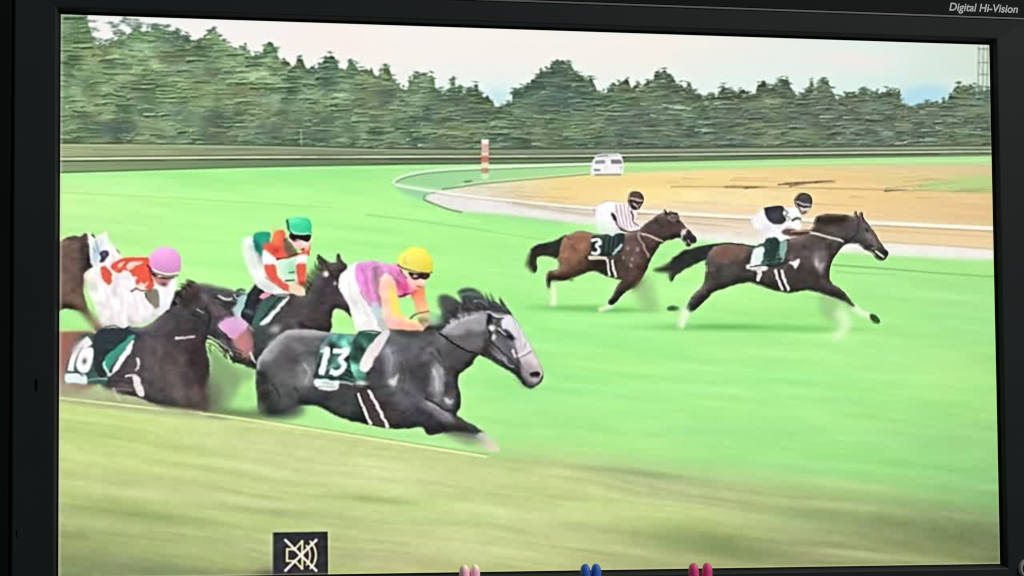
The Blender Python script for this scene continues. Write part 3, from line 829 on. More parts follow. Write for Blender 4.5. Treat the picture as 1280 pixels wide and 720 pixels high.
line([(156, 471), (168, 469)], 2.6, C(214, 208, 206), 1.2, a=.85)
line([(125, 487), (130, 500)], 4, C(206, 204, 178), 2, .9, .85)
line([(141, 486), (150, 501)], 4, C(222, 218, 198), 2, .9, .85)
h16 = reg('horse', spl(H16, True, 3), 'dark brown horse with a pink noseband and cloth 16')
reg('noseband', spl(nose, True, 3), None, h16)
# cloth, digits 16
cloth16 = [(100, 420), (118, 418), (134, 430), (136, 470), (128, 480), (108, 480), (82, 478), (82, 466), (86, 448)]
fill(cloth16, C(64, 96, 90), .9)
fill([(82, 467), (94, 466), (107, 469), (108, 480), (94, 479), (82, 478)], C(226, 240, 242), .8)
line([(111, 423), (98, 434), (91, 450), (88, 464)], 6.4, C(252, 236, 238), 8, .7)
line([(114, 427), (106, 434), (100, 446), (98, 458)], 5.2, C(246, 242, 248), 6, .7)
fill([(104, 438), (112, 434), (117, 440), (115, 454), (109, 465), (100, 465), (95, 457), (98, 446)], C(250, 246, 250), .8)
blob(105.5, 451.5, 2.3, 3.2, C(96, 84, 100), .95, 20)
line([(103, 433), (96, 446), (92, 462)], 1.4, C(86, 120, 112), a=.85)
line([(83, 466), (96, 465.6), (104, 470)], 1.8, C(50, 76, 70), a=.9)
for k in range(4):
    line([(117, 447 + 5 * k), (131, 444 + 6 * k)], 1.5, C(96, 130, 122), a=.6)
line([(108, 476), (122, 473), (134, 474)], 2, C(150, 176, 170), a=.8)
reg('saddlecloth', spl(cloth16, True, 3), 'dark green saddlecloth with the white number 16', h16)
# boot of rider 16
boot16 = [(119, 417), (134, 410), (154, 411), (166, 414), (168, 422), (156, 434), (142, 444), (131, 454), (132, 468), (126, 472), (118, 462), (116, 440)]
fill(boot16, C(56, 62, 68), .8)
fill([(163, 420), (168, 421), (160, 432), (150, 444), (140, 456), (135, 464), (130, 460), (129, 452), (136, 442), (150, 430)], C(54, 140, 120), .8)
fill([(165, 426), (167, 428), (163, 440), (154, 452), (146, 462), (141, 466), (141, 460), (148, 448), (157, 436)], C(248, 250, 252), .7)
line([(130, 452), (132, 462), (138, 470)], 2.6, C(196, 218, 212), 2, a=.85)
line([(134, 470), (142, 466)], 1.6, C(210, 220, 216), a=.8)
blob(132, 428, 10, 8, C(44, 72, 68), .6)

# ------------------------------------------------------------------ rider 16: pink cap, red and white silks
body16 = [(105, 345), (112, 337), (124, 334), (140, 332), (151, 324), (164, 322), (180, 322), (190, 330), (196, 346), (203, 352), (218, 348), (220, 358), (216, 370), (210, 384), (202, 390), (192, 398), (184, 404),
          (160, 408), (152, 411), (140, 408), (129, 408), (124, 396), (114, 374), (108, 358)]
fill(body16, C(248, 240, 242), .9)
b16 = mask_of(body16)
blob(112, 356, 7, 16, C(238, 244, 214), .8, -10, b16)
blob(150, 380, 24, 20, C(250, 238, 244), .6, 0, b16)
blob(120, 366, 6, 24, C(232, 240, 216), .6, -20, b16)
blob(166, 356, 12, 8, C(244, 232, 236), .6, 20, b16)
volume(b16, 6, .12)
dabs(b16, 140, 60, amt=.13)
for q in ([(126, 335), (131, 333), (136, 336), (140, 344), (139.6, 353), (135, 356), (130, 352), (127, 345)],
          [(138, 333), (142, 328), (148, 324.6), (156, 322), (166, 321.6), (177, 322), (186, 322), (189, 331), (191, 344), (193, 357), (189, 364), (183, 362), (178, 358), (173, 359), (169, 352), (171, 347), (165, 346), (161, 340), (155, 338), (150, 341), (144, 340)]):
    fill(q, C(242, 92, 70), .7)
for q in ([(158, 333), (163, 328), (170, 327), (178, 328), (173, 331), (168, 332), (166, 336), (161, 338)], [(171, 358), (176, 353), (180, 356), (185, 352), (183, 358), (178, 361)], [(147, 332), (151, 328), (156, 327), (152, 331), (150, 335)]):
    fill(q, C(252, 232, 222), .8, .85)
line([(190, 332), (186, 340), (190, 352)], 3, C(206, 52, 40), 2, 1., .6)
line([(143, 338), (150, 336), (157, 334)], 2, C(255, 140, 110), 1, .8, .6)
for q_ in ([(128, 360), (136, 376), (140, 396)], [(146, 350), (152, 370), (150, 396)], [(160, 356), (168, 372), (172, 392)], [(176, 368), (182, 384), (180, 398)], [(118, 350), (122, 366), (130, 384)]):
    line(q_, 4, C(224, 212, 218), 2, 1.4, .6, b16)
    line([(x + 4, y) for x, y in q_], 3, C(255, 252, 252), 1.5, 1.2, .6, b16)
line([(163, 365), (170, 361), (178, 363.6), (188, 364.6)], 2.2, C(120, 30, 28), 1.3, a=.9)
fill([(181, 366), (190, 362), (198, 364), (199, 380), (196, 386), (190, 382)], C(122, 112, 96), 1.0, .9)
line([(180, 366), (188, 380)], 1.8, C(40, 40, 40), 1.4, a=.8)
fill([(200, 358), (207, 353), (218, 348), (221, 353), (217, 366), (211, 381), (203, 388), (199, 380)], C(246, 244, 252), .9)
fill([(196, 386), (206, 380), (212, 383), (204, 392), (196, 396), (192, 392)], C(232, 230, 236), .9)
line([(190, 392), (197, 395)], 2, C(150, 214, 194), a=.7)
line([(130, 409), (142, 407), (153, 412), (164, 408)], 2, C(40, 46, 50), a=.85)
fill([(190, 342), (200, 345), (212, 348), (216, 347), (213, 352), (208, 358), (200, 357), (194, 352)], C(196, 130, 132), .8)
line([(190, 341), (197, 346), (205, 348), (218, 347)], 3.4, C(70, 42, 46), 2.2, a=.9)
blob(199, 345.5, 2.6, 1.3, C(255, 240, 240), .9)
blob(205, 355, 3, 2.2, C(120, 66, 72), .8)
line([(183, 331), (187, 336), (189, 343)], 2.2, C(110, 40, 44), 1.6, a=.8)
cap16 = [(186, 330), (188, 320), (194, 312.6), (203, 308.8), (212, 309.4), (220, 314), (225, 322), (226, 332), (224, 341), (214, 342.6), (202, 340.6), (192, 336.6)]
fill(cap16, C(238, 158, 222), .8)
cl = mask_of(cap16)
blob(205, 318, 10, 7, C(246, 176, 232), .7, 0, cl)
blob(222, 330, 4, 10, C(240, 168, 224), .6, 0, cl)
volume(cl, 6, .12, ns=.3)
line([(190, 336), (200, 341), (212, 343), (224, 341)], 1.6, C(255, 244, 252), a=.9)
line([(189, 338), (198, 343), (210, 345), (223, 344.6)], 1.6, C(90, 40, 66), a=.85)
p = reg('person', spl(body16 + [], True, 3), 'jockey in a pink cap and red and white silks bent low over horse 16')
reg('cap', spl(cap16, True, 3), None, p)
reg('boot', spl(boot16, True, 3), None, p)
reg('goggles', spl([(191, 341), (198, 344), (206, 346), (217, 345), (216, 349), (204, 350), (196, 348)], True, 2), None, p)
# near rail, hiding the hooves of the left group
line([(60, 493.5), (180, 507), (268, 516), (400, 536), (500, 551.5), (610, 568.5)], 1.3, C(126, 150, 96), a=.7)
line([(60, 495.5), (180, 509), (268, 518.5), (400, 538.4), (500, 554), (609, 571)], 2.6, C(238, 246, 176), 3, a=.9)
reg('white_rail', [(60, 494), (268, 517), (400, 537), (500, 552.5), (610, 569.5), (610, 572.5), (500, 555.5), (400, 540), (268, 520), (60, 497)], 'thin pale rail along the near edge of the turf')
# ------------------------------------------------------------------ grey horse number 13
for q in ([(326, 500), (350, 508), (372, 506), (380, 516), (360, 524), (338, 522), (328, 514)],):
    fill(q, C(84, 88, 82), 3, .9)
H13 = [(320, 456), (323, 447), (330, 439), (339, 428), (348, 419), (359, 413.6), (374, 411.6), (392, 413), (412, 415.6), (436, 418), (462, 414), (484, 411), (505, 411), (524, 411), (538, 408), (548, 402), (556, 394), (566, 384), (580, 376), (596, 372),
       (610, 375), (620, 381), (632, 386), (639, 393.5), (645, 401), (650.5, 410), (656, 420.5), (663, 433), (670, 446), (675, 457), (678.4, 467), (677.6, 475), (672, 481), (664, 484.6), (657, 482.6), (652, 476.6),
       (641, 466.6), (634, 462), (626, 456), (616, 450.4), (606, 445), (598, 443.6), (590, 455), (581, 462), (573, 469), (571.4, 479), (574.6, 489), (575.6, 500), (574, 510), (571, 518), (580, 525), (594, 532.6), (604, 540),
       (606, 546), (598, 548), (586, 545), (572, 543), (558, 541), (546, 542), (535, 543), (526, 533.6), (509, 535.4), (489, 535.4), (468, 532), (446, 527.6), (424, 521), (405, 512), (392, 507), (376, 507), (366, 513), (350, 520), (334, 520), (324, 512), (321, 492)]
body = grad(C(108, 106, 110), (400, 420), C(66, 65, 68), (420, 530))
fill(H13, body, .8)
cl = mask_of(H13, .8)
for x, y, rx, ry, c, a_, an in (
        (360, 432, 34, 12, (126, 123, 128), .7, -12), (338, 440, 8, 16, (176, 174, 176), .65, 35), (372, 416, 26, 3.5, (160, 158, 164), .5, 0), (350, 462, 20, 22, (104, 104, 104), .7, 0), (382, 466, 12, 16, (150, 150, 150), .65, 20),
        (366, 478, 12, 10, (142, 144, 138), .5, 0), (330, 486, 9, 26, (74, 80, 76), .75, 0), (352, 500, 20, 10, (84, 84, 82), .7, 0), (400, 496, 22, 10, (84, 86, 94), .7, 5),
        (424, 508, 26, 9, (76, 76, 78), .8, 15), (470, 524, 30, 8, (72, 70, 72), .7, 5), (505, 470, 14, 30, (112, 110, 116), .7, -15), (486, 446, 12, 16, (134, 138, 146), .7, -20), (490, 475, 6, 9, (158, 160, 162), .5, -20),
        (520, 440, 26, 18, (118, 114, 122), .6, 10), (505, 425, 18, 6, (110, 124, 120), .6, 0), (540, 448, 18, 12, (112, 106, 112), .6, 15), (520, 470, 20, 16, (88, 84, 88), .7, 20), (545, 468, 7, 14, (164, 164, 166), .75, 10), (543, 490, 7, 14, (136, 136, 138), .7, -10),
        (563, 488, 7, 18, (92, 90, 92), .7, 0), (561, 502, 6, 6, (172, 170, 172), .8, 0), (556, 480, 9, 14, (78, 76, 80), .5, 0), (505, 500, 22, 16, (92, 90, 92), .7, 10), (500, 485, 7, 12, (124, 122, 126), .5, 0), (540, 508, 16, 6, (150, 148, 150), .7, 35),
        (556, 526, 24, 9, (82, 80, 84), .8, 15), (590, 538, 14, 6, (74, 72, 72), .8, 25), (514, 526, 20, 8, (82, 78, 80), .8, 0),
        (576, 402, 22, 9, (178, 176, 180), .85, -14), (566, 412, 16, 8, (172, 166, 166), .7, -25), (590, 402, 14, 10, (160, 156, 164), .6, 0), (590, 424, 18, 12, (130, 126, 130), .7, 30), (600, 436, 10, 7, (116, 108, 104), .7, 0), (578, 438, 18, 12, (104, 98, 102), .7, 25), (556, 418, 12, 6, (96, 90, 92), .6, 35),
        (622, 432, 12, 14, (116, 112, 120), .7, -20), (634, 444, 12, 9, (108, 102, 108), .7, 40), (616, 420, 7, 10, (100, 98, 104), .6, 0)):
    blob(x, y, rx, ry, C(*c), a_, an, cl)  # soft light and dark patches that paint the coat's shading
# highlights, shade and creases painted over neck, shoulder, rump and legs
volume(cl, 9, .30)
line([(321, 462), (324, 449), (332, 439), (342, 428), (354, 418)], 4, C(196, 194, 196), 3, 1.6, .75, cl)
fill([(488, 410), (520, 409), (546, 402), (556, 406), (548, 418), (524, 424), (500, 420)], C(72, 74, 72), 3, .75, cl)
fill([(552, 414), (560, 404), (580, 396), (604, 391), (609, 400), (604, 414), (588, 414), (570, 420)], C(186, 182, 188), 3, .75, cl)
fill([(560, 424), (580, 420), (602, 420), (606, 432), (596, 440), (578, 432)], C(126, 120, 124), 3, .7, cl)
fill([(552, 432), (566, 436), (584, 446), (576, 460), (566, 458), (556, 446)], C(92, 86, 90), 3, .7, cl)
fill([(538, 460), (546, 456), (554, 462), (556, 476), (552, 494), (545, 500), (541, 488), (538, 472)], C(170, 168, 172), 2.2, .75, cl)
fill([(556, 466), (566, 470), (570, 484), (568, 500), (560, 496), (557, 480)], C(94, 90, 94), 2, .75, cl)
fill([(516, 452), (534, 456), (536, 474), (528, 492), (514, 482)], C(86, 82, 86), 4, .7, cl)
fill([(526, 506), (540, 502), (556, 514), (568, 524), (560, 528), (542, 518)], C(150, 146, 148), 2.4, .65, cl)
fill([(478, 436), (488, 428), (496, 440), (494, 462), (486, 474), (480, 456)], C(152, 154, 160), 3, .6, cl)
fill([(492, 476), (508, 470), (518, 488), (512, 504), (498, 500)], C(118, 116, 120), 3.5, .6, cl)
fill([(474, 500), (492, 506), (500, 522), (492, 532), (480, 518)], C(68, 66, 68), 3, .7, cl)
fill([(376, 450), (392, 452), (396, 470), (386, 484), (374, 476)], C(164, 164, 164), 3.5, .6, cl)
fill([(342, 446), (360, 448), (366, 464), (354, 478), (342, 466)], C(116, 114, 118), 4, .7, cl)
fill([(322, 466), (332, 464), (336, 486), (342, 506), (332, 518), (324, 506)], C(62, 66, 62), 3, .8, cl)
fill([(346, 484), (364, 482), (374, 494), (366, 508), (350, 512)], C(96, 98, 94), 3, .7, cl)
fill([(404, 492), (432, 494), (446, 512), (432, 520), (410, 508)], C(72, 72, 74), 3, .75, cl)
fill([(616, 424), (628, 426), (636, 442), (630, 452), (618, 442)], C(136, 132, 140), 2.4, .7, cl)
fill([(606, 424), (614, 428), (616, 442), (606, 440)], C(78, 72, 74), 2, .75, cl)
dabs(cl, 420, 25, amt=.12)
img *= (1 - .13 * cl)[..., None]
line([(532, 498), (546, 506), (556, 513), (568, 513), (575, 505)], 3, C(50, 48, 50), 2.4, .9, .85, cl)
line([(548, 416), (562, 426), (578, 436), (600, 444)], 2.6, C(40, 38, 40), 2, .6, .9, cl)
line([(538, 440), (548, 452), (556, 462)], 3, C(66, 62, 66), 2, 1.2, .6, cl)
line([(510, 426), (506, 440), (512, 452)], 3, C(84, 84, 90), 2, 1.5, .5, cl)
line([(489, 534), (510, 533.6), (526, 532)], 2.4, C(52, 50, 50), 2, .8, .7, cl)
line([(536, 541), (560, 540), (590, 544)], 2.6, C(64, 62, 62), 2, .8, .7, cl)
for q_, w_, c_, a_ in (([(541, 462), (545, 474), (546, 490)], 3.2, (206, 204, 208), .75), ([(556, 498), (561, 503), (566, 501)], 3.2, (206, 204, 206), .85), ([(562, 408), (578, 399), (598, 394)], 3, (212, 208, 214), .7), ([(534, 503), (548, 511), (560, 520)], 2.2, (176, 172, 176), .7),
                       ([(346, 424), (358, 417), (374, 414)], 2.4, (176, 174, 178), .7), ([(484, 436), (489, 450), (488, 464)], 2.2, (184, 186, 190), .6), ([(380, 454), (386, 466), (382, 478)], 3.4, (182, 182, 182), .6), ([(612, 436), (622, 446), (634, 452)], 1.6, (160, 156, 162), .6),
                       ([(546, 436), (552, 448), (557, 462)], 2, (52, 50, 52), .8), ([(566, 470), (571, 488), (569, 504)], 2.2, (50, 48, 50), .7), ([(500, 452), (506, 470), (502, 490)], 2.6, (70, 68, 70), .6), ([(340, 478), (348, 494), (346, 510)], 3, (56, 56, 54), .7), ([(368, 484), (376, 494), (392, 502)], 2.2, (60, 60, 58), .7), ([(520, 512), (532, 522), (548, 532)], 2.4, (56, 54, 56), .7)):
    line(q_, w_, C(*c_), w_ * .5, 1.1, a_, mask_of(H13))  # bright coat glints and dark creases, painted as strokes
blob(490, 477, 3.6, 3, C(228, 222, 220), .95)  # painted highlight spot on the shoulder
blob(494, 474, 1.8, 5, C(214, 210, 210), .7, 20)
# white face
fw = [(628, 398), (637, 394), (645, 401), (651, 410), (657, 421), (664, 434), (671, 447), (676, 459), (678.4, 468), (672, 472), (664, 466), (655, 458), (649, 450), (645, 438), (643, 426), (636, 414), (626, 410)]
fill(fw, grad(C(226, 222, 232), (635, 400), C(206, 190, 194), (672, 470)), 1.0)
fcl = mask_of(fw)
blob(656, 430, 5, 12, C(240, 236, 242), .7, -30, fcl)
blob(666, 452, 6, 10, C(238, 218, 220), .7, -30, fcl)
blob(641, 432, 4, 8, C(150, 140, 150), .7, -20)
fill([(650, 452), (660, 452), (672, 462), (676, 472), (668, 482), (658, 480), (652, 470)], C(150, 140, 146), 2.4, .85)
fill([(662, 467), (668, 464), (674, 466), (673, 471), (666, 472.6)], C(48, 40, 44), .8, .95)
fill([(630, 430), (642, 434), (648, 446), (646, 458), (636, 452), (628, 442)], C(104, 98, 106), 2, .8)
line([(622, 414), (630, 420), (640, 424)], 2.2, C(64, 58, 66), 1.6, .8, .85)
blob(668, 474, 5, 3, C(176, 160, 174), .8, 0)
blob(656, 478, 8, 4, C(84, 80, 86), .8, 35)
line([(652, 477), (660, 483.4), (668, 484)], 2.4, C(58, 60, 60), 1.6, a=.9)
# bridle
line([(606, 380), (611, 392), (610, 410), (616, 424)], 4.4, C(40, 42, 46), 2.4, .8, .9)
line([(612, 424), (626, 440), (640, 452), (650, 462)], 1.6, C(46, 44, 48), 1.4, .6, .8)
line([(639, 394), (644, 408), (650, 424), (652, 440)], 1.2, C(150, 142, 150), 1, .6, .6)
blob(637.5, 421.5, 6, 2.6, C(52, 44, 54), .95, 18)
line([(621, 410), (628, 416), (633, 420)], 2, C(210, 206, 214), 1.4, a=.8)
line([(608, 388), (616, 394), (628, 396.4), (639, 393)], 3.4, C(190, 190, 200), 2.4, .8, .9)
line([(610, 392), (618, 398), (629, 398)], 2.4, C(52, 54, 60), 1.6, .7, .85)
line([(612, 394), (614, 408), (612, 424)], 5, C(52, 54, 58), 3, .9, .9)
line([(623, 400), (616, 408), (613, 418)], 3, C(74, 76, 82), 2, .7, .8)
blob(614, 409.5, 3, 2.8, C(244, 240, 244), 1.)
blob(616, 421, 2, 3, C(224, 218, 220), .85)
blob(611, 398, 3, 5, C(44, 46, 50), .7)
blob(627, 390, 3, 2, C(236, 234, 238), .9)
line([(646, 445), (653, 442), (663, 436)], 3.2, C(236, 226, 226), 2.4, .6, .95)
line([(649, 446.5), (656, 443.6), (664, 438.6)], 1.3, C(80, 70, 74), a=.8)
line([(656, 428), (654.6, 436)], 1.3, C(110, 100, 104), a=.7)
line([(640, 437), (644, 447)], 3.4, C(222, 216, 218), 1.8, .7, .9)
line([(626, 452), (640, 455), (648, 452)], 2, C(70, 68, 72), 1.6, a=.8)
line([(600, 442), (614, 450), (630, 459), (645, 468), (656, 480)], 2.2, C(40, 42, 42), 1.6, a=.9)
line([(628, 449), (634, 455), (642, 459)], 2.2, C(150, 150, 152), 1.6, a=.85)
blob(605, 438, 6, 5, C(70, 58, 54), .6, 0, cl)
# mane and ears
mane = [(541, 411), (549, 400), (553, 392), (549, 381), (548, 371), (554, 368), (562, 370), (570, 375), (577, 380), (574, 370), (572, 365), (580, 361), (588, 360), (597, 364), (604, 370), (610, 375), (622, 379), (632, 388), (638, 393), (624, 392), (612, 388), (600, 388), (584, 390), (570, 394), (560, 402), (552, 412)]
fill(mane, C(62, 68, 68), 1.3)
mcl = mask_of(mane, 1.2)
blob(557, 380, 8, 9, C(96, 98, 92), .7, 20, mcl)
blob(588, 380, 14, 7, C(66, 74, 80), .7, 0, mcl)
blob(590, 366, 12, 4, C(92, 116, 104), .7, 10, mcl)
blob(604, 386, 12, 4, C(60, 66, 72), .7, 10, mcl)
for p_ in (((575, 369), (590, 367), (600, 372)), ((592, 377), (600, 377), (610, 382)), ((604, 372), (612, 378), (622, 383))):
    line(p_, 1.6, C(170, 176, 184), 1, a=.7)
for p_ in (((576, 366), (590, 362), (602, 368)), ((610, 378), (620, 383), (626, 386)), ((560, 392), (575, 386), (596, 388))):
    line(p_, 2, C(44, 52, 56), 1.2, a=.7)
for q_ in range(70):
    t = rng.random()
    bx_, by_ = 548 + 76 * t, 408 - 30 * t + rng.uniform(-8, 4)
    l = rng.uniform(6, 16)
    an = math.radians(rng.uniform(195, 245))
    line([(bx_, by_), (bx_ + l * .5 * math.cos(an), by_ + l * .5 * math.sin(an) - 1), (bx_ + l * math.cos(an + .3), by_ + l * math.sin(an + .3))], rng.uniform(1.2, 2.6), C(*[(44, 48, 50), (70, 76, 76), (96, 100, 102), (52, 58, 58)][rng.integers(4)]), .5, .7, .6)
fill([(624, 371.6), (628, 376), (633, 383), (638, 391), (640, 395), (633, 391), (627, 384), (624.5, 377)], C(84, 86, 78), .8)
line([(626, 377), (632, 386), (638, 394)], 1.4, C(44, 46, 46), a=.8)
blob(545, 399, 7, 5, C(150, 206, 170), .6)
# lower fore leg, white, and the smeared off fore
fill([(594, 546), (601, 540.6), (607, 541), (614, 549), (621, 557), (625, 562.6), (616, 565), (608, 563), (601, 554)], grad(C(214, 212, 206), (600, 545), C(236, 216, 188), (622, 562)), .9)
fill([(560, 541), (580, 543), (596, 546), (598, 553), (588, 557), (574, 553), (564, 548)], C(138, 150, 120), 1.6, .8)
line([(596, 545), (603, 552), (607, 558)], 2, C(84, 84, 82), 1.2, .8, .8)
h13 = reg('horse', spl(H13, True, 3), 'grey horse with a pale face and cloth 13 galloping in front')
reg('face', spl(fw, True, 3), None, h13)
reg('mane', spl(mane, True, 3), None, h13)
reg('leg', spl([(594, 546), (601, 540.6), (607, 541), (614, 549), (621, 557), (625, 562.6), (616, 565), (608, 563), (601, 554)], True, 3), None, h13)
# saddlecloth with the digits 13
cloth13 = [(398, 440), (404, 428), (416, 419), (430, 419), (440, 422), (446, 440), (442, 460), (448, 476), (444, 481), (424, 478), (392, 474), (394, 460)]
fill(cloth13, grad(C(108, 172, 160), (425, 418), C(62, 96, 90), (420, 440)), .9)
ccl = mask_of(cloth13, .8)
blob(404, 434, 9, 8, C(150, 166, 168), .75, 0, ccl)
blob(428, 424, 10, 4, C(92, 190, 170), .6, 0, ccl)
blob(418, 454, 6, 5, C(66, 106, 102), .7, 0, ccl)
dabs(ccl, 70, 0, amt=.5)
for k in range(4):
    line([(430, 450 + 6 * k), (441, 454 + 6 * k)], 2, C(26, 56, 50), a=.7)
line([(392, 474), (410, 473), (430, 474), (444, 480)], 2.2, C(36, 62, 58), a=.9)
line([(409, 434), (407, 444), (404, 456), (401, 468)], 8, C(244, 250, 252), 7.6, .7)
line([(410, 434), (404, 438), (401, 440)], 4, C(220, 240, 240), 3, .8)
line([(417, 438.6), (424, 439.6), (434, 437.4), (431.4, 443), (425, 449.6), (429.4, 455.6), (426.5, 463), (419, 467), (411.6, 464)], 6.0, C(240, 252, 252), 6.4, .7)
line([(400, 446), (397.6, 458), (396, 469)], 2, C(46, 66, 64), a=.8)
strip13 = [(392, 475), (400, 474), (412, 475.6), (424, 477), (423, 482), (419, 487), (402, 487), (395, 484)]
fill(strip13, C(226, 238, 230), .8)
line([(402, 478), (416, 480)], 1.3, C(110, 140, 130), a=.8)
line([(396, 484), (408, 483), (420, 484)], 1.2, C(120, 128, 122), a=.7)
line([(424, 478), (440, 480), (456, 483)], 3, C(132, 150, 142), 2, a=.9)
line([(392, 487), (400, 484)], 2, C(60, 60, 56), a=.7)
# girth straps
fill([(444, 490), (462, 486), (490, 535), (465, 531)], C(74, 62, 62), .9, .95, cl, False)
line([(446, 492), (452, 506), (463, 531)], 2.6, C(240, 240, 232), 3.2, .6)
line([(459, 488), (468, 502), (485, 535)], 3.4, C(244, 244, 236), 3.6, .6)
line([(444, 492), (450, 508), (459, 529)], 1.6, C(38, 36, 36), a=.8)
sc13 = reg('saddlecloth', spl(cloth13, True, 3), 'dark green saddlecloth with the white number 13', h13)
reg('girth_strap', [(444.5, 492), (447.5, 491), (465, 531), (462, 531)], None, h13)
reg('girth_strap', [(457, 488), (461, 487), (488, 535), (483, 535)], None, h13)

# ------------------------------------------------------------------ rider 13: yellow cap, pink silks
boot13 = [(449, 414), (462, 413), (478, 415), (468, 428), (458, 440), (451, 452), (456, 462), (457, 474), (449, 479), (444, 472), (439, 462), (436, 450), (438, 434), (443, 422)]
fill(boot13, C(60, 104, 88), .8)
cl = mask_of(boot13)
dabs(cl, 50, 70, amt=.5)
blob(444, 444, 5, 14, C(38, 72, 62), .7, 10, cl)
blob(461, 422, 8, 6, C(44, 86, 70), .7, -40, cl)
blob(451, 468, 5, 5, C(96, 166, 146), .7, 0, cl)
fill([(480, 412), (487, 413), (484, 422), (476, 436), (468, 450), (459, 464), (451, 463), (449, 455), (454, 444), (464, 430), (474, 418)], grad(C(220, 218, 224), (484, 414), C(244, 236, 230), (454, 462)), .8)
line([(470, 446), (464, 456)], 2, C(90, 60, 60), 1.2, a=.7)
blob(470, 434, 4, 8, C(246, 214, 214), .7, 35)
blob(451, 479, 5, 2.6, C(200, 222, 212), .9)
line([(441, 481), (452, 482), (464, 485)], 1.8, C(50, 46, 46), a=.85)
breech = [(434, 336), (446, 328), (452, 330), (448, 344), (452, 360), (461, 378), (470, 396), (477, 414), (470, 417), (456, 415), (446, 414), (441, 398), (435, 382), (428, 368), (423, 356), (425, 346)]
fill(breech, C(250, 246, 242), .8)
cl = mask_of(breech)
blob(436, 350, 8, 14, C(255, 250, 244), .6, 0, cl)
blob(463, 400, 5, 14, C(226, 232, 236), .6, -25, cl)
blob(450, 368, 3, 12, C(236, 222, 226), .5, -25, cl)
volume(cl, 5, .10)
dabs(cl, 60, 65, amt=.10)
for q_ in ([(434, 352), (440, 372), (450, 396)], [(446, 366), (454, 384), (462, 404)]):
    line(q_, 3.4, C(226, 216, 220), 1.8, 1.2, .7, cl)
line([(447, 415.6), (458, 414), (476, 416.4)], 2, C(34, 46, 40), a=.9)
torso = [(445, 332), (454, 327.6), (466, 326), (476, 328), (486, 331), (496, 331), (502, 338), (508, 350), (516, 360), (518, 366), (508, 370), (498, 373), (492, 376), (484, 388), (474, 384), (464, 384), (456, 370), (448, 358), (444, 346)]
fill(torso, grad(C(232, 146, 222), (450, 330), C(244, 150, 208), (510, 360)), .8)
cl = mask_of(torso)
blob(456, 340, 9, 8, C(234, 148, 224), .6, 0, cl)
blob(456, 362, 8, 12, C(232, 126, 196), .6, -25, cl)
blob(469, 344, 3.6, 12, C(150, 128, 130), .85, -8, cl)
blob(472, 366, 3, 10, C(180, 138, 140), .8, -15, cl)
blob(476, 333, 6, 3, C(180, 140, 168), .6, -10, cl)
blob(488, 342, 9, 8, C(240, 160, 220), .7, 0, cl)
blob(505, 358, 9, 9, C(226, 70, 128), .85, 30, cl)
blob(499, 346, 6, 9, C(236, 100, 170), .6, -20, cl)
volume(cl, 5, .12)
dabs(cl, 90, 60, amt=.16)
for q_, c_ in (([(452, 336), (458, 350), (460, 366)], (206, 112, 188)), ([(480, 336), (492, 342), (502, 352)], (252, 176, 228)), ([(464, 332), (474, 331), (486, 335)], (246, 176, 232)), ([(460, 346), (464, 362), (468, 376)], (248, 168, 224))):
    line(q_, 3, C(*c_), 1.5, 1.2, .65, cl)
line([(497, 371.6), (506, 368.6), (516, 366)], 2.4, C(120, 40, 70), 1.6, a=.85)
line([(449, 363), (456, 374), (463, 384)], 2.0, C(140, 112, 134), 1.6, a=.8)
fill([(463, 382), (470, 378), (476, 386), (478, 398), (476, 406), (471, 402), (466, 392)], C(196, 214, 226), 1.2, .95)
fill([(470, 402), (477, 398), (484, 404), (486, 411), (478, 412), (473, 410)], C(196, 190, 196), 1.0, .9)
# far arm
fill([(516, 362), (522, 359), (529, 358), (531, 368), (533, 378), (537, 390), (530, 394), (521, 392), (517, 380), (514, 370)], grad(C(250, 132, 96), (518, 365), C(255, 206, 150), (533, 385)), .9)
line([(514, 371), (519, 364)], 3, C(226, 84, 96), 2, a=.8)
# near arm: pink at the back, yellow at the front, pale forearm
arm = [(475, 350), (482, 342), (489, 346), (494, 358), (496, 372), (498, 384), (502, 393), (512, 399), (522, 403), (529, 408), (528, 412.6), (516, 412.6), (502, 412), (488, 411), (481, 402), (478, 388), (475, 370)]
fill(arm, grad(C(255, 206, 190), (476, 370), C(255, 226, 110), (497, 372)), .9)
cl = mask_of(arm)
blob(489, 404, 10, 8, C(255, 190, 206), .8, 25, cl)
blob(483, 390, 5, 14, C(255, 206, 206), .7, -10, cl)
blob(494, 378, 4, 14, C(255, 236, 90), .8, -12, cl)
blob(477, 362, 3, 10, C(236, 196, 170), .7, 0, cl)
blob(508, 402, 8, 3.5, C(255, 206, 160), .8, 25, cl)
blob(500, 406, 14, 5, C(255, 176, 186), .7, 18, cl)
blob(520, 409, 10, 4, C(255, 178, 178), .8, 15, cl)
blob(486, 352, 5, 8, C(255, 186, 206), .6, 0, cl)
volume(cl, 4, .10)
dabs(cl, 60, 65, amt=.12)
line([(486, 412), (500, 412.6), (514, 413.6), (526, 413)], 1.6, C(150, 70, 80), a=.75)
# hands, reins and whip
fill([(521, 400), (528, 397), (536, 399), (540, 404), (536, 410), (528, 409)], C(146, 110, 92), 1.0, .9)
blob(533, 406.5, 3, 2, C(226, 214, 200), .9)
blob(536, 410, 4, 2.5, C(44, 38, 38), .9)
blob(541, 401, 3.4, 1.4, C(190, 196, 180), .8)
line([(512, 399), (517, 394), (526, 390.6), (536, 389.4)], 2, C(96, 62, 52), 1.4, a=.9)
line([(534, 391), (544, 394), (550, 400)], 2, C(150, 176, 150), 1.5, a=.6)
blob(528, 397, 5, 2, C(188, 140, 116), .8)
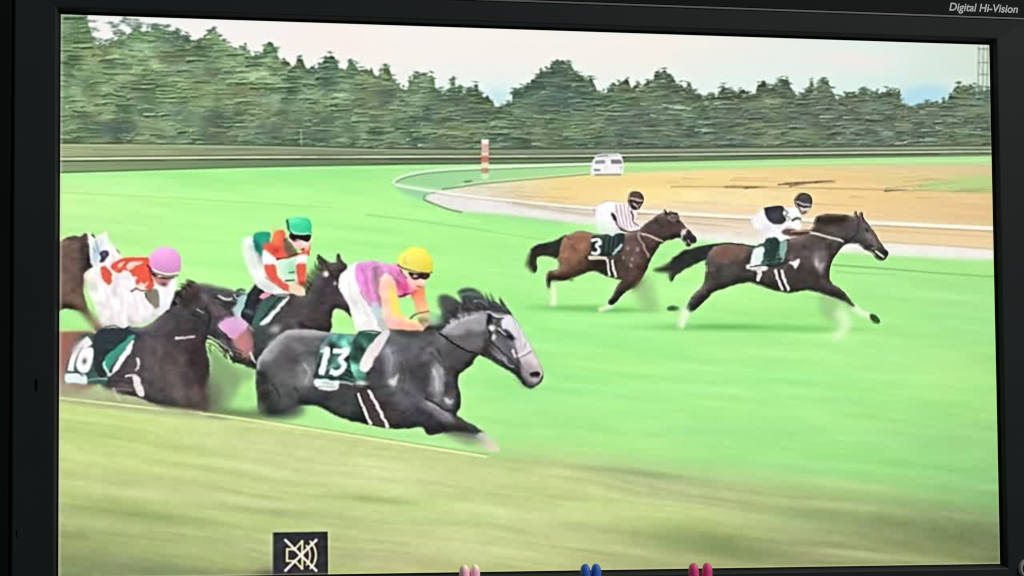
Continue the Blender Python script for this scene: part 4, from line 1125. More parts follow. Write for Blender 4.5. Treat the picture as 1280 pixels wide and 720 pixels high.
# head
fill([(505, 340), (512, 341), (524, 343), (535, 343), (533, 350), (529, 356), (523, 360), (515, 359), (509, 352)], C(252, 196, 186), .8)
blob(523, 358, 3.6, 1.2, C(170, 70, 70), .8)
blob(527, 351, 3, 3, C(255, 226, 220), .8)
fill([(509, 340), (520, 342), (536, 341), (536, 346), (531, 350), (525, 348.6), (518, 350), (513, 346)], C(62, 40, 36), .7)
blob(518, 345.4, 3.4, 1.6, C(206, 170, 160), .8)
blob(531, 345, 3, 2, C(112, 84, 40), .7)
line([(500, 337), (504, 344), (509, 349)], 2, C(110, 60, 70), 1.4, a=.8)
blob(505, 341, 2, 2.4, C(246, 206, 200), .8)
cap13 = [(498, 330), (500, 321), (506, 313.4), (515, 309.4), (525, 310), (534, 315), (539, 323), (541, 332), (539, 340), (528, 341), (516, 339.4), (506, 335.4)]
fill(cap13, C(248, 234, 86), .8)
cl = mask_of(cap13)
blob(512, 326, 10, 8, C(252, 240, 130), .7, 0, cl)  # highlight painted on the cap
blob(534, 328, 6, 10, C(250, 226, 74), .6, 0, cl)
volume(cl, 6, .10, ns=.3)
line([(505, 320), (505.5, 330)], 1, C(214, 180, 60), a=.7)
line([(497, 331.6), (506, 336), (518, 339.6), (530, 341.4), (540, 340)], 2.0, C(92, 50, 40), 1.6, a=.9)
line([(500, 331), (510, 336), (524, 339.4)], 1.1, C(255, 240, 200), a=.8)
p13 = reg('person', spl([(434, 336), (446, 328), (466, 326), (495, 330), (500, 320), (510, 311), (525, 310), (538, 320), (541, 334), (536, 347), (530, 357), (533, 378), (538, 392), (540, 404), (528, 412.6), (500, 412), (486, 414), (470, 448), (457, 464), (457, 474), (448, 479), (436, 450), (446, 416), (440, 396), (423, 356)], True, 3),
          'jockey in a yellow cap and pink silks leaning over grey horse 13')
reg('cap', spl(cap13, True, 3), None, p13)
reg('boot', spl(boot13, True, 3), None, p13)
reg('goggles', spl([(509, 341), (520, 343), (536, 342), (536, 346), (531, 350), (525, 348.6), (518, 350), (513, 346)], True, 2), None, p13)
reg('arm', spl(arm, True, 3), None, p13)

# ------------------------------------------------------------------ bay horse, second from the right
blob(716, 385, 44, 3.4, C(112, 192, 100), .75)  # shadow under the horse, painted into the turf
blob(772, 388, 36, 3, C(108, 186, 98), .7)
fill([(790, 352), (803, 346), (814, 352), (820, 372), (822, 386), (808, 388), (796, 372)], C(140, 172, 116), 4, .65)
line([(690.5, 358), (692, 370), (691, 382)], 7, C(236, 246, 208), 8, 1.4, 1.)
line([(748, 388), (756, 385), (766, 382)], 6, C(232, 246, 204), 5, 1.4, 1.)
T4 = [(708, 296), (702, 296.6), (690, 302), (680, 304), (672, 306), (664, 311), (660, 319), (658, 330), (657, 334), (661, 333), (664, 340), (669, 340.6), (671, 334), (670, 326), (674, 321), (686, 320.6), (697, 321)]
fill(T4, C(48, 44, 42), .8)
H4 = [(697, 322), (700, 303), (706, 296), (716, 291.4), (727, 289), (740, 291), (760, 293), (780, 291), (797, 287), (806, 281), (815, 274.6), (824, 268), (831, 264.6), (834, 266), (841, 265.6), (846, 267), (850, 275), (857, 284), (864, 291), (869.6, 298),
      (869.4, 303), (865, 305), (861, 308.6), (857, 306), (853, 300), (848, 297), (840, 299), (832, 300.6), (825, 307), (816, 319), (809, 334), (803, 346), (795, 358), (788, 361), (779, 367), (770, 377), (764, 381), (760.6, 377.6), (766, 369), (772, 357),
      (776, 350.4), (768, 347), (758, 344), (748, 341), (740, 339), (728, 342), (716, 347), (706, 350), (696, 351), (688, 351.6), (687, 358), (685.6, 360.6), (683, 352), (682.4, 344), (686, 339.6), (692, 338.6), (697.4, 336)]
fill(H4, C(92, 72, 64), .7)
cl = mask_of(H4)
for x, y, rx, ry, c, a_, an in ((712, 312, 16, 16, (146, 104, 82), .85, 0), (724, 300, 16, 7, (150, 106, 82), .7, 0), (706, 330, 10, 12, (128, 98, 76), .7, 0), (724, 334, 14, 8, (108, 84, 66), .6, -15), (694, 345, 12, 5, (74, 54, 46), .8, 0), (686, 352, 4, 8, (50, 44, 40), .9, 0),
                                (745, 332, 14, 8, (66, 56, 50), .8, 5), (790, 318, 12, 20, (98, 78, 74), .7, 15), (800, 330, 6, 16, (84, 62, 58), .6, 20), (806, 296, 12, 12, (84, 66, 60), .6, -30), (826, 286, 18, 10, (84, 70, 66), .7, -35),
                                (812, 278, 14, 3.4, (46, 42, 40), .8, -38), (845, 284, 9, 8, (74, 62, 62), .7, 40), (835, 296, 10, 5, (62, 52, 52), .7, 0), (860, 298, 7, 6, (60, 50, 52), .7, 30), (780, 338, 10, 10, (80, 64, 60), .6, 0), (772, 364, 5, 12, (44, 38, 34), .9, 35), (764, 377, 4, 4, (30, 34, 28), .9, 30),
                                (784, 356, 8, 5, (66, 56, 52), .8, 0), (770, 330, 8, 12, (72, 58, 54), .6, 0)):
    blob(x, y, rx, ry, C(*c), a_, an, cl)
volume(cl, 5, .26)
fill([(702, 300), (716, 295), (732, 293), (736, 304), (728, 318), (712, 326), (702, 318)], C(146, 102, 80), 3, .6, cl)
fill([(736, 322), (756, 326), (764, 342), (748, 338), (738, 332)], C(48, 40, 38), 2, .8, cl)
fill([(806, 286), (820, 276), (836, 272), (840, 284), (826, 294), (812, 296)], C(72, 58, 54), 2.5, .7, cl)
fill([(782, 302), (794, 300), (798, 318), (790, 334), (782, 322)], C(112, 90, 86), 2.5, .6, cl)
dabs(cl, 170, 30, L=(6, 18), w=(2, 5), soft=1.5, amt=.2)
for x, y in ((778, 322), (790, 324), (784, 310), (796, 312), (788, 332)):
    blob(x, y, 1.6, 1.6, C(160, 140, 132), .6)  # small painted glints on the coat
line([(708, 350), (724, 344), (740, 339), (758, 344), (776, 350)], 1.4, C(44, 36, 30), a=.7)
line([(797, 291), (812, 296), (830, 302)], 2, C(206, 186, 172), 1.4, a=.9)
line([(796, 292), (802, 306), (811, 322)], 3.4, C(150, 112, 108), 2.8, .6, .85)
line([(799, 291), (806, 306), (813, 320)], 1, C(60, 46, 44), 1, .5, .7)
line([(830, 262), (834, 268), (838, 264), (843, 268), (847, 266)], 1.8, C(44, 42, 46), 1.2, .5, .8)
blob(847, 277, 1.6, 1.2, C(30, 28, 30), .9)
fill([(856, 290), (862, 291), (868, 299), (865, 304), (858, 303)], C(60, 50, 54), .8, .8)
line([(858, 300), (862, 305), (866, 304)], 1.2, C(190, 180, 176), .8, .5, .8)
fill([(768, 305), (774, 300), (777, 304), (773, 312), (767, 317), (764, 315)], C(196, 214, 210), .8, .85)
fill([(769, 306), (773, 303), (774, 306), (769, 312)], C(60, 84, 80), .7, .9)
line([(850, 293), (855, 290), (860, 286)], 2, C(226, 220, 210), 1.4, a=.9)
line([(851, 294), (852, 300), (857, 304)], 1.8, C(214, 210, 200), 1.2, a=.85)
blob(854, 291, 2.2, 2.6, C(220, 212, 204), .8)
line([(833, 268), (838, 275), (842, 274)], 1.8, C(120, 124, 130), 1.2, a=.7)
line([(831, 265), (833, 270), (840, 266), (845, 268)], 2.4, C(40, 38, 40), 1.6, a=.85)
blob(714, 350, 2.4, 1.6, C(100, 130, 80), .8)
h4 = reg('horse', spl(H4, True, 3), 'bay horse with cloth 3 running second from the front')
reg('tail', spl(T4, True, 3), None, h4)
reg('leg', spl([(776, 350), (788, 361), (779, 367), (770, 377), (764, 381), (760.6, 377.6), (766, 369), (772, 357)], True, 3), None, h4)
reg('leg', spl([(697, 338), (696, 351), (688, 351.6), (687, 358), (694, 372), (692, 383), (688, 382), (686, 362), (683, 352), (682.4, 344), (686, 339.6)], True, 3), None, h4)
cloth4 = [(740, 295), (752, 293), (766, 292), (779, 293), (778, 306), (772, 316), (762, 320), (748, 320), (737, 319), (738, 306)]
fill(cloth4, C(40, 58, 54), .7)
line([(738, 301), (747, 300), (749, 304), (745, 308), (748, 313), (744, 317), (738, 316)], 3.4, C(238, 246, 240), 3, .7)
line([(776, 305), (771, 313), (765, 318)], 3, C(170, 196, 194), 2, a=.8)
for k in range(4):
    line([(752 + 6 * k, 296), (750 + 5.6 * k, 316)], 1.8, C(78, 104, 98), a=.55)
line([(735, 322.5), (746, 322), (757, 323)], 4.4, C(226, 214, 190), 4, .7)
line([(740, 322.6), (752, 322.6)], 1.0, C(120, 100, 80), a=.7)
line([(757, 324), (759, 334), (762, 345)], 2.8, C(232, 224, 206), 2.6, .6)
line([(764, 325), (766.5, 336), (769.6, 347)], 2.8, C(232, 224, 206), 2.6, .6)
line([(746, 326), (755, 326), (757, 340)], 3, C(52, 46, 44), 4, .8, .7, mask_of(H4))
reg('saddlecloth', spl(cloth4, True, 3), 'dark saddlecloth with a white number 3', h4)
j4 = [(745, 262), (750, 256), (760, 252), (772, 254), (784, 256), (794, 260), (796, 266), (790, 278), (799, 285), (797, 288), (788, 289), (776, 286), (770, 290), (764, 295), (756, 292), (749, 290), (746, 280)]
fill(j4, C(246, 242, 246), .8)
cl = mask_of(j4)
blob(754, 284, 7, 7, C(226, 246, 226), .7, 0, cl)
volume(cl, 4, .12)
dabs(cl, 60, 70, L=(3, 9), w=(1, 2.5), amt=.22)
line([(763, 268), (768, 276), (774, 285), (784, 288.6)], 2.4, C(54, 36, 50), 1.4, a=.9)
for k in range(5):
    line([(770 + 5 * k, 256), (770.6 + 4.8 * k, 270), (776 + 4.2 * k, 285)], 1.5, C(178, 120, 138), 1.2, .5, .9)
fill([(762, 266), (766, 268), (770, 276), (768, 277), (764, 272)], C(50, 34, 50), .6, .95)
line([(775, 286), (786, 289.4), (798, 288)], 1.8, C(60, 40, 50), 1.2, .5, .9)
line([(788, 264), (791, 276), (798, 284)], 2, C(92, 56, 66), 1.4, .5, .85)
line([(751, 255), (758, 251.6), (766, 252.6), (772, 254)], 1.2, C(150, 120, 90), 1, .5, .6)
line([(742, 260), (744, 270)], 1.2, C(150, 120, 100), .8, .5, .6)
blob(750, 286, 7, 6, C(206, 244, 200), .6)
blob(752, 270, 6, 9, C(252, 250, 255), .7)
cap4 = [(785, 249), (786, 243), (791, 240), (798, 240.4), (802.6, 244), (804, 250), (801, 257), (795, 263), (788, 262), (785.6, 256)]
fill(cap4, C(84, 66, 60), .7)
fill([(787, 251), (795, 252.6), (802, 252), (800, 259), (794, 263), (789, 260)], C(62, 40, 42), .6, .95)
line([(790, 255), (795, 259), (796, 262)], 1.6, C(226, 200, 204), 1.2, .5, .85)
line([(786, 248), (794, 249.6), (803, 251)], 2.0, C(238, 226, 220), 1.6, a=.9)
line([(788, 254), (795, 258), (801, 255)], 1.6, C(220, 190, 190), a=.75)
blob(793, 244, 4, 1.6, C(116, 96, 92), .7)
p = reg('person', spl(j4, True, 3), 'jockey in striped pink and white silks riding horse 3')
reg('cap', spl(cap4, True, 3), None, p)

# ------------------------------------------------------------------ dark bay leading horse, furthest right
blob(905, 409, 70, 3.6, C(106, 190, 94), .85)  # leading horse's shadow painted as darker grass
blob(1010, 412, 50, 3.4, C(116, 200, 102), .6)
blob(1020, 392, 60, 6, C(150, 226, 128), .4)
line([(858, 386), (854, 398), (850, 410)], 9, C(236, 248, 218), 8, 1.4, 1.)
line([(860, 388), (858, 380)], 7, C(180, 220, 170), 5, 1.4, .7)
fill([(1023, 368), (1036, 364), (1046, 374), (1052, 392), (1046, 402), (1030, 398), (1024, 384)], C(150, 190, 130), 3, .65)
line([(1046, 388), (1058, 402), (1050, 418), (1040, 421)], 13, C(222, 248, 200), 10, 3, .95)
line([(1030, 420), (1046, 420)], 3, C(214, 246, 190), 2, 1.4, .6)
line([(1066, 382), (1074, 390), (1086, 395)], 8, C(230, 244, 214), 7, 1.2, .9)
fill([(1086, 393), (1093, 394), (1099, 401), (1098, 404.6), (1091, 403), (1086.6, 399)], C(66, 90, 60), .8)
fill([(834, 385), (840, 382), (847, 384), (848, 387), (840, 388.6), (835, 388)], C(58, 76, 56), .8)
T5 = [(898, 306), (884, 306), (866, 310), (852, 314), (842, 321), (836, 328), (830, 333), (818, 336), (818, 339), (830, 340), (836, 341), (837, 350), (839, 352), (843, 345), (850, 340), (862, 334), (876, 327), (884, 324)]
fill(T5, C(44, 44, 40), .8)
for p_ in (((834, 332), (826, 337), (817, 337)), ((846, 338), (842, 346), (839, 351)), ((838, 334), (832, 338), (828, 340))):
    line(p_, 2.2, C(50, 54, 44), .8, a=.8)
H5 = [(882, 336), (882.6, 324), (886, 314), (893, 307), (904, 304.6), (920, 304.4), (942, 307), (962, 303), (983, 299), (996, 296), (1008, 290), (1015, 284), (1018, 276), (1021, 270.6), (1030, 268), (1042, 267.6), (1056, 268.6), (1066, 269.6), (1069, 264), (1071.6, 270.6),
      (1076, 265), (1078.4, 273), (1084, 280), (1091, 289), (1097, 299), (1103, 308), (1109, 316), (1107.6, 321), (1104, 325), (1098, 325), (1094, 322), (1088, 315.6), (1078, 309), (1068, 304.6), (1060, 304.6), (1053, 308), (1046, 316), (1041, 323), (1036.4, 335), (1036, 348),
      (1040, 355), (1050, 362), (1058, 370), (1064, 378), (1067, 384), (1060, 381), (1048, 374), (1034, 369), (1020, 365), (1006, 363), (994, 365.6), (984, 366), (970, 363), (958, 360), (946, 356), (936, 353), (924, 354), (912, 358), (898, 363), (888, 367.6), (880, 376), (872, 384), (864, 390), (859, 387), (861, 378), (868, 368), (876, 360), (881, 352)]
fill(H5, C(78, 72, 68), .7)
cl = mask_of(H5)
for x, y, rx, ry, c, a_, an in ((908, 316, 18, 9, (122, 88, 80), .75, 0), (900, 335, 14, 14, (84, 74, 70), .7, 0), (930, 330, 16, 16, (72, 64, 60), .6, 0), (890, 350, 8, 14, (66, 58, 54), .7, 10), (870, 376, 12, 6, (44, 40, 38), .8, -40), (940, 350, 26, 6, (60, 56, 52), .8, 5),
                                (990, 320, 14, 16, (88, 80, 80), .6, 0), (1012, 316, 20, 14, (82, 76, 76), .6, 10), (1022, 330, 5, 12, (132, 124, 126), .6, -20), (1030, 324, 4, 8, (118, 110, 112), .5, -10), (1005, 350, 24, 12, (66, 60, 58), .8, 0), (1040, 364, 16, 6, (56, 50, 48), .8, 35), (1030, 346, 8, 12, (70, 64, 62), .6, 0),
                                (1034, 276, 18, 6, (54, 40, 36), .85, 0), (1020, 286, 8, 8, (60, 48, 44), .7, -40), (1040, 290, 20, 8, (78, 70, 68), .6, 0), (1066, 284, 10, 10, (72, 68, 70), .6, 30), (1074, 300, 8, 6, (86, 80, 82), .6, 30), (1090, 300, 6, 12, (100, 88, 84), .6, -35), (1100, 312, 6, 6, (64, 56, 56), .8, 0)):
    blob(x, y, rx, ry, C(*c), a_, an, cl)
volume(cl, 5.5, .26)
fill([(890, 312), (906, 308), (926, 309), (932, 318), (914, 328), (894, 326)], C(134, 92, 80), 3, .65, cl)
fill([(1016, 318), (1024, 316), (1030, 330), (1026, 342), (1018, 336)], C(128, 120, 122), 2, .6, cl)
fill([(986, 336), (1010, 334), (1026, 350), (1008, 358), (988, 356)], C(58, 52, 50), 3, .7, cl)
fill([(1018, 272), (1036, 270), (1058, 271), (1056, 278), (1036, 282), (1022, 282)], C(52, 36, 32), 1.8, .8, cl)
fill([(1080, 284), (1088, 292), (1098, 306), (1094, 310), (1084, 300)], C(120, 104, 98), 2, .6, cl)
dabs(cl, 220, 20, L=(6, 20), w=(2, 5), soft=1.5)
line([(884, 308), (900, 305.4), (920, 305.4), (942, 308)], 2, C(40, 34, 34), 1.4, a=.8)
line([(1008, 291), (1020, 293), (1036, 297), (1053, 302)], 2.4, C(216, 206, 198), 1.6, a=.95)
line([(985, 288), (996, 292), (1010, 290)], 4, C(70, 44, 40), 3, .8, .85)
line([(1069, 264), (1071, 274)], 1.8, C(50, 42, 42), a=.8)
line([(1076.6, 265), (1077.6, 275)], 1.8, C(50, 42, 42), a=.8)
line([(1100, 320), (1103, 324), (1107, 322)], 1.4, C(60, 48, 48), 1, .5, .8)
line([(1084, 300), (1092, 306), (1100, 308)], 1.2, C(120, 108, 106), 1, .5, .6)
line([(1072, 276), (1070, 290), (1060, 302)], 1.4, C(48, 44, 46), a=.7)
line([(1093, 314), (1098, 318), (1104, 322)], 2.2, C(232, 222, 220), 1.6, a=.95)
line([(1088, 312), (1094, 310)], 1.8, C(150, 140, 136), 1.2, a=.8)
blob(1106, 316, 2.4, 2.4, C(36, 30, 32), .9)
blob(1082, 288, 2.2, 1.4, C(36, 34, 36), .9, 30)
fill([(985, 329), (992, 327), (998, 324), (996, 331), (993, 336), (990, 331)], C(240, 234, 236), .7)
blob(1020, 330, 2.4, 5, C(176, 168, 168), .7, -25)  # glints painted on the shoulder
blob(1026, 333, 2, 4, C(160, 152, 154), .6, 20)
h5 = reg('horse', spl(H5, True, 3), 'dark bay horse leading the race furthest ahead')
reg('tail', spl(T5, True, 3), None, h5)
reg('leg', spl([(1036, 350), (1050, 362), (1064, 378), (1080, 389), (1093, 393), (1099, 402), (1090, 403), (1076, 396), (1060, 383), (1040, 371)], True, 3), None, h5)
reg('leg', spl([(890, 352), (898, 363), (880, 376), (866, 390), (856, 400), (852, 411), (846, 409), (850, 396), (859, 386), (864, 373), (876, 360)], True, 3), None, h5)
cloth5 = [(944, 308), (956, 304), (970, 301), (984, 300), (982, 314), (977, 327), (966, 331), (950, 332), (936, 330), (938, 318)]
fill(cloth5, C(54, 88, 82), .7)
fill([(940, 314), (948, 309), (953, 312), (952, 322), (948, 330), (937, 329)], C(230, 240, 234), .8)
fill([(932, 332), (942, 329), (957, 332), (955, 338), (944, 338), (934, 337)], C(222, 226, 222), .8)
line([(940, 332), (950, 335)], 1.2, C(110, 116, 112), a=.8)
line([(948, 340), (947, 346), (946, 352)], 5, C(226, 216, 214), 4, .8, .9)
blob(949, 343, 1.6, 1.6, C(110, 100, 100), .8)
dabs(mask_of(cloth5), 50, 60, L=(3, 9), w=(1, 2.5), amt=.7)
for k in range(4):
    line([(956, 311 + 4.6 * k), (976, 308 + 5 * k)], 1.7, C(30, 54, 50), a=.7)
line([(957, 331), (968, 330), (978, 328)], 2, C(34, 48, 46), a=.8)
line([(982, 302), (979, 318), (975, 328)], 2, C(134, 166, 158), a=.7)
line([(967, 337), (972, 350), (977, 363)], 2.8, C(232, 230, 226), 2.6, .6)
line([(975, 337), (979, 350), (984, 364)], 2.8, C(232, 230, 226), 2.6, .6)
line([(971, 338), (976, 352), (980, 363)], 2, C(56, 48, 48), a=.8)
fill([(957, 300), (966, 296), (972, 300), (971, 314), (967, 326), (958, 328), (955, 316)], C(44, 66, 66), .7, .95)
for k in range(5):
    line([(957, 306 + 4.4 * k), (971, 303 + 4.6 * k)], 1.3, C(96, 130, 128), 1, .5, .75)
fill([(974, 304), (982, 302), (979, 318), (974, 322)], C(130, 164, 156), .8, .75)
line([(936, 334), (950, 331.4), (966, 333), (980, 329)], 2.4, C(34, 46, 46), 1.6, .5, .9)
for x, y, w_ in ((939, 331, 5), (953, 334.5, 5), (945, 329, 4), (934, 335, 3.4)):
    line([(x - w_ / 2, y), (x + w_ / 2, y + .4)], 3.2, C(236, 238, 236), 2.6, .5, .95)
line([(944, 340), (950, 339), (948, 346), (945, 351)], 2.6, C(236, 228, 226), 2, .5, .95)
reg('saddlecloth', spl(cloth5, True, 3), None, h5)
br5 = [(938, 274), (944, 268), (952, 262), (960, 270), (967, 281), (975, 287), (983, 288), (984, 296), (974, 302), (968, 297), (960, 296), (950, 288), (942, 282)]
fill(br5, C(244, 242, 248), .8)
dabs(mask_of(br5), 40, 50, L=(3, 9), w=(1, 2.5), amt=.16)
sl5 = [(976, 262), (986, 260), (996, 260), (1000, 266), (998, 276), (1001, 284), (994, 288), (982, 290), (974, 284), (978, 276)]
fill(sl5, C(244, 244, 246), .8)
dabs(mask_of(sl5), 40, 60, L=(3, 8), w=(1, 2.5), amt=.3)
line([(978, 262), (983, 266), (980, 270), (986, 273), (983, 278)], 2.2, C(66, 62, 68), 1.4, .5, .85)
fill([(975, 289), (984, 286), (996, 288), (1008, 288), (1012, 292), (998, 295), (982, 295)], C(78, 50, 46), .8, .85)
line([(988, 290), (1000, 289), (1014, 290.6)], 1.4, C(206, 190, 184), 1, .5, .85)
line([(988, 276), (996, 273), (1000, 275)], 3, C(44, 40, 44), 1.8, a=.9)
line([(982, 284), (990, 286)], 2, C(190, 190, 200), a=.7)
blob(958, 286, 6, 5, C(226, 228, 240), .7)
fill([(952.6, 262), (962, 260), (975, 258), (979, 262), (977, 268), (982, 274), (978, 279), (966, 280.6), (959, 276)], C(58, 54, 60), .7)
line([(953, 262), (964, 260), (976, 258)], 1.8, C(28, 26, 28), a=.9)
blob(968, 270, 6, 4, C(74, 70, 80), .7)
fill([(962, 300), (968, 297), (972, 302), (968, 322), (961, 325), (957, 316)], C(40, 64, 60), .9)
cap5 = [(993, 254), (993.6, 247), (998, 242.6), (1005, 241.4), (1011, 244), (1014, 250), (1013, 259), (1008, 266), (1001, 268), (996, 263)]
fill(cap5, C(74, 66, 66), .7)
fill([(996, 258), (1004, 260), (1012, 259), (1009, 266), (1002, 268)], C(226, 200, 192), .7)
line([(996, 257), (1003, 259), (1012, 259)], 2.6, C(40, 34, 36), 2, a=.9)
line([(994, 253), (1002, 256), (1013, 257)], 1.8, C(240, 236, 232), 1.4, a=.9)
blob(1003, 246, 4, 2, C(108, 98, 96), .7)
blob(1004, 266, 2.6, 1.4, C(60, 50, 52), .8)
p = reg('person', spl([(938, 274), (952, 261), (976, 258), (994, 260), (1000, 266), (1001, 284), (984, 290), (984, 298), (972, 304), (968, 322), (960, 324), (958, 300), (944, 284)], True, 3),
        'jockey in black and white silks with a dark cap on the leading horse')
reg('cap', spl(cap5, True, 3), None, p)

# ------------------------------------------------------------------ the set's own mute symbol
fill([(341, 665.6), (409, 664.6), (409.6, 740), (341, 740)], C(48, 48, 52), .6, smooth=False)
blob(350, 718, 26, 6, C(56, 44, 70), .7)
line([(340.6, 665), (409, 664)], 1.2, C(190, 214, 150), a=.7)
line([(341.4, 666.6), (409, 665.6)], 1.3, C(26, 30, 24), a=.8)
oc = C(252, 222, 140)
for a_, b_ in (((358, 686.4), (368, 686.4)), ((358, 701), (368, 701)), ((358, 685.4), (358, 702)), ((367.4, 686.8), (377.4, 675.6)), ((367.4, 700.6), (377.4, 711.4)), ((377, 675.4), (377, 711.6))):
    line([a_, b_], 2.5, oc, 2.5, .5, 1., None, False)
line([(386.4, 676), (392, 684), (394.2, 693.6), (392, 703.6), (386.4, 711)], 2.4, oc, 2.4, .5)
line([(381.4, 681), (385.6, 687), (386.8, 694), (385.4, 701), (381.4, 706.6)], 2.2, C(248, 210, 140), 2.2, .5)
line([(355, 674), (395.5, 714)], 3.0, C(252, 242, 204), 3.0, .6, smooth=False)
line([(395.5, 674), (355, 714)], 3.0, C(252, 242, 204), 3.0, .6, smooth=False)
mi = reg('mute_symbol', [(341, 665.6), (409, 664.6), (409.6, 726), (341, 726)], 'dark square with a crossed out loudspeaker at the lower edge of the screen')

# ------------------------------------------------------------------ what the set and its broadcast do to the picture
img[...] = np.clip(img, 0, 1)


def sample(a, X, Y):
    u, v = np.clip(X * PS - .5, 0, CW - 1.01), np.clip(Y * PS - .5, 0, CH - 1.01)
    i, j = u.astype(int), v.astype(int)
    fu, fv = (u - i)[..., None].astype(np.float32), (v - j)[..., None].astype(np.float32)
    return (a[j, i] * (1 - fu) + a[j, i + 1] * fu) * (1 - fv) + (a[j + 1, i] * (1 - fu) + a[j + 1, i + 1] * fu) * fv


# uneven outlines: hair, cloth folds and half-caught motion shift every edge a little
act = np.zeros((CH, CW), np.float32)
for nm, _, ol, _ in REG:
    if nm in ('horse', 'person', 'tail', 'mane', 'cap'):
        r_ = raster(ol, 2)
        act[r_[0]:r_[0] + r_[2].shape[0], r_[1]:r_[1] + r_[2].shape[1]] = np.maximum(act[r_[0]:r_[0] + r_[2].shape[0], r_[1]:r_[1] + r_[2].shape[1]], r_[2])
act = np.clip(blur(act, 5) * 1.8, 0, 1)
wxx = (noise(XX, YY, 8, 6, 71) * 1.0 + noise(XX, YY, 3.4, 2.6, 72) * .5) * (.12 + .88 * act)
wyy = (noise(XX, YY, 8, 6, 73) * .8 + noise(XX, YY, 3.4, 2.6, 74) * .4) * (.05 + .95 * act)
img[...] = sample(img, XX + wxx, YY + wyy)
# limbs and loose hair caught in motion: smeared along their travel
def smear(x, y, rx, ry, sx, sy, a=1.):
    R = max(rx, ry) * 2.2
    x0 = max(0, int((x - R) * PS)); x1 = min(CW, int((x + R) * PS)); y0 = max(0, int((y - R) * PS)); y1 = min(CH, int((y + R) * PS))
    s_ = (slice(y0, y1), slice(x0, x1))
    w = np.exp(-(((XX[s_] - x) / rx) ** 2 + ((YY[s_] - y) / ry) ** 2) ** 2)[..., None] * a
    img[s_] += (blur(img[s_], sx, sy) - img[s_]) * w


for q_ in ((350, 514, 34, 12, 6, 3), (600, 552, 26, 12, 4, 2), (575, 546, 24, 9, 5, 2.5), (230, 508, 40, 8, 5, 2), (556, 378, 14, 14, 3, 1.5), (588, 365, 16, 8, 3, 1.2), (690, 362, 12, 16, 1.2, 1.5), (806, 366, 18, 20, 4, 4),
           (660, 330, 9, 14, 2, 2), (828, 338, 14, 12, 3, 1.5), (854, 398, 14, 16, 1.4, 1.4), (1048, 398, 22, 24, 2, 2), (110, 490, 44, 10, 4, 2), (270, 490, 22, 24, 4, 4), (262, 360, 26, 10, 3, 1.5),
           (395, 345, 10, 16, 2, 1.5), (330, 420, 16, 14, 3, 2), (110, 400, 22, 14, 3, 2.5), (90, 430, 16, 14, 3, 2), (540, 400, 14, 10, 2.5, 1.5), (842, 386, 8, 5, 2.5, 1), (306, 306, 6, 20, 2, 1), (112, 352, 8, 16, 2.5, 1.5)):
    smear(*q_)
# glossy relief: lift highlights and sink hollows inside every body without touching the turf round it
bod = np.zeros((CH, CW), np.float32)
for nm, _, ol, _ in REG:
    if nm in ('horse', 'person'):
        r_ = raster(ol, 2)
        s_ = (slice(r_[0], r_[0] + r_[2].shape[0]), slice(r_[1], r_[1] + r_[2].shape[1]))
        bod[s_] = np.maximum(bod[s_], r_[2])
core = np.clip(blur(bod, 1.5) * 2 - 1, 0, 1)
dark = core * np.clip(1.5 - 1.9 * (img @ np.array([.3, .59, .11], np.float32)), 0, 1)
lum = img @ np.array([.3, .59, .11], np.float32)
base = blur(lum * dark, 9) / (blur(dark, 9) + 1e-3)
img *= (1 + dark * np.clip((lum - base) / (base + .05), -.5, .8) * .75)[..., None]
# mottled tone inside coats and cloth, strongest where the picture is dark
lum = img @ np.array([.3, .59, .11], np.float32)
dk = np.clip(1.15 - lum * 1.25, 0, 1) * (YY > 230)
nz = noise(XX, YY, 11, 7, 75) * .6 + noise(XX + YY * .4, YY, 5, 3, 76) * .7 + noise(XX, YY, 24, 16, 77) * .7
img += (dk * nz * .035)[..., None] * np.array([1.05, .98, 1.0], np.float32)
tint = noise(XX, YY, 18, 14, 78) * .6 + noise(XX, YY, 40, 30, 79) * .6
img += (dk * .028)[..., None] * np.stack([tint, -.35 * tint, noise(XX, YY, 22, 16, 80)], -1)
img += (np.clip(lum - .6, 0, 1) * nz * .05 * (YY > 230) * (np.abs(img[..., 1] - img[..., 0]) < .09))[..., None]
# blown-out cloth blooms a little over its edges
wh = np.clip((img.min(-1) - .72) * 3.5, 0, 1)[..., None] * (YY > 205)[..., None]
img += (1 - img) * np.clip(.16 * blur(wh, 2.5) + .12 * blur(wh, 7), 0, 1)
np.clip(img, 0, 1.03, out=img)
img[...] = blur(img, .62, .5)
lum = img @ np.array([.3, .59, .11], np.float32)
img += (1.25 * (lum - blur(lum, 1.5, 1.3)) + .12 * (lum - blur(lum, 5)))[..., None]   # edge sharpening of an old digital set: bright and dark fringes
np.clip(img, 0, 1, out=img)


def dct(n):
    k = np.arange(n)
    m = np.cos(np.pi * (k[None] + .5) * k[:, None] / n) * math.sqrt(2 / n)
    m[0] *= math.sqrt(.5)
    return m.astype(np.float32)


def codec(ch, n, q0, k, dead=.5):
    """coarse block coding of one channel, as broadcast compression leaves it"""
    h, w = ch.shape
    hh, ww = -(-h // n) * n, -(-w // n) * n
    p = np.pad(ch, ((0, hh - h), (0, ww - w)), mode='edge').reshape(hh // n, n, ww // n, n).transpose(0, 2, 1, 3)
    D = dct(n)
    f = D @ p @ D.T
    i = np.arange(n)
    q = (q0 * (1 + k * (i[:, None] + i[None]))).astype(np.float32)
    q[0, 0] = q0 * .5
    f = np.sign(f) * np.floor(np.abs(f) / q + dead) * q
    return (D.T @ f @ D).transpose(0, 2, 1, 3).reshape(hh, ww)[:h, :w]


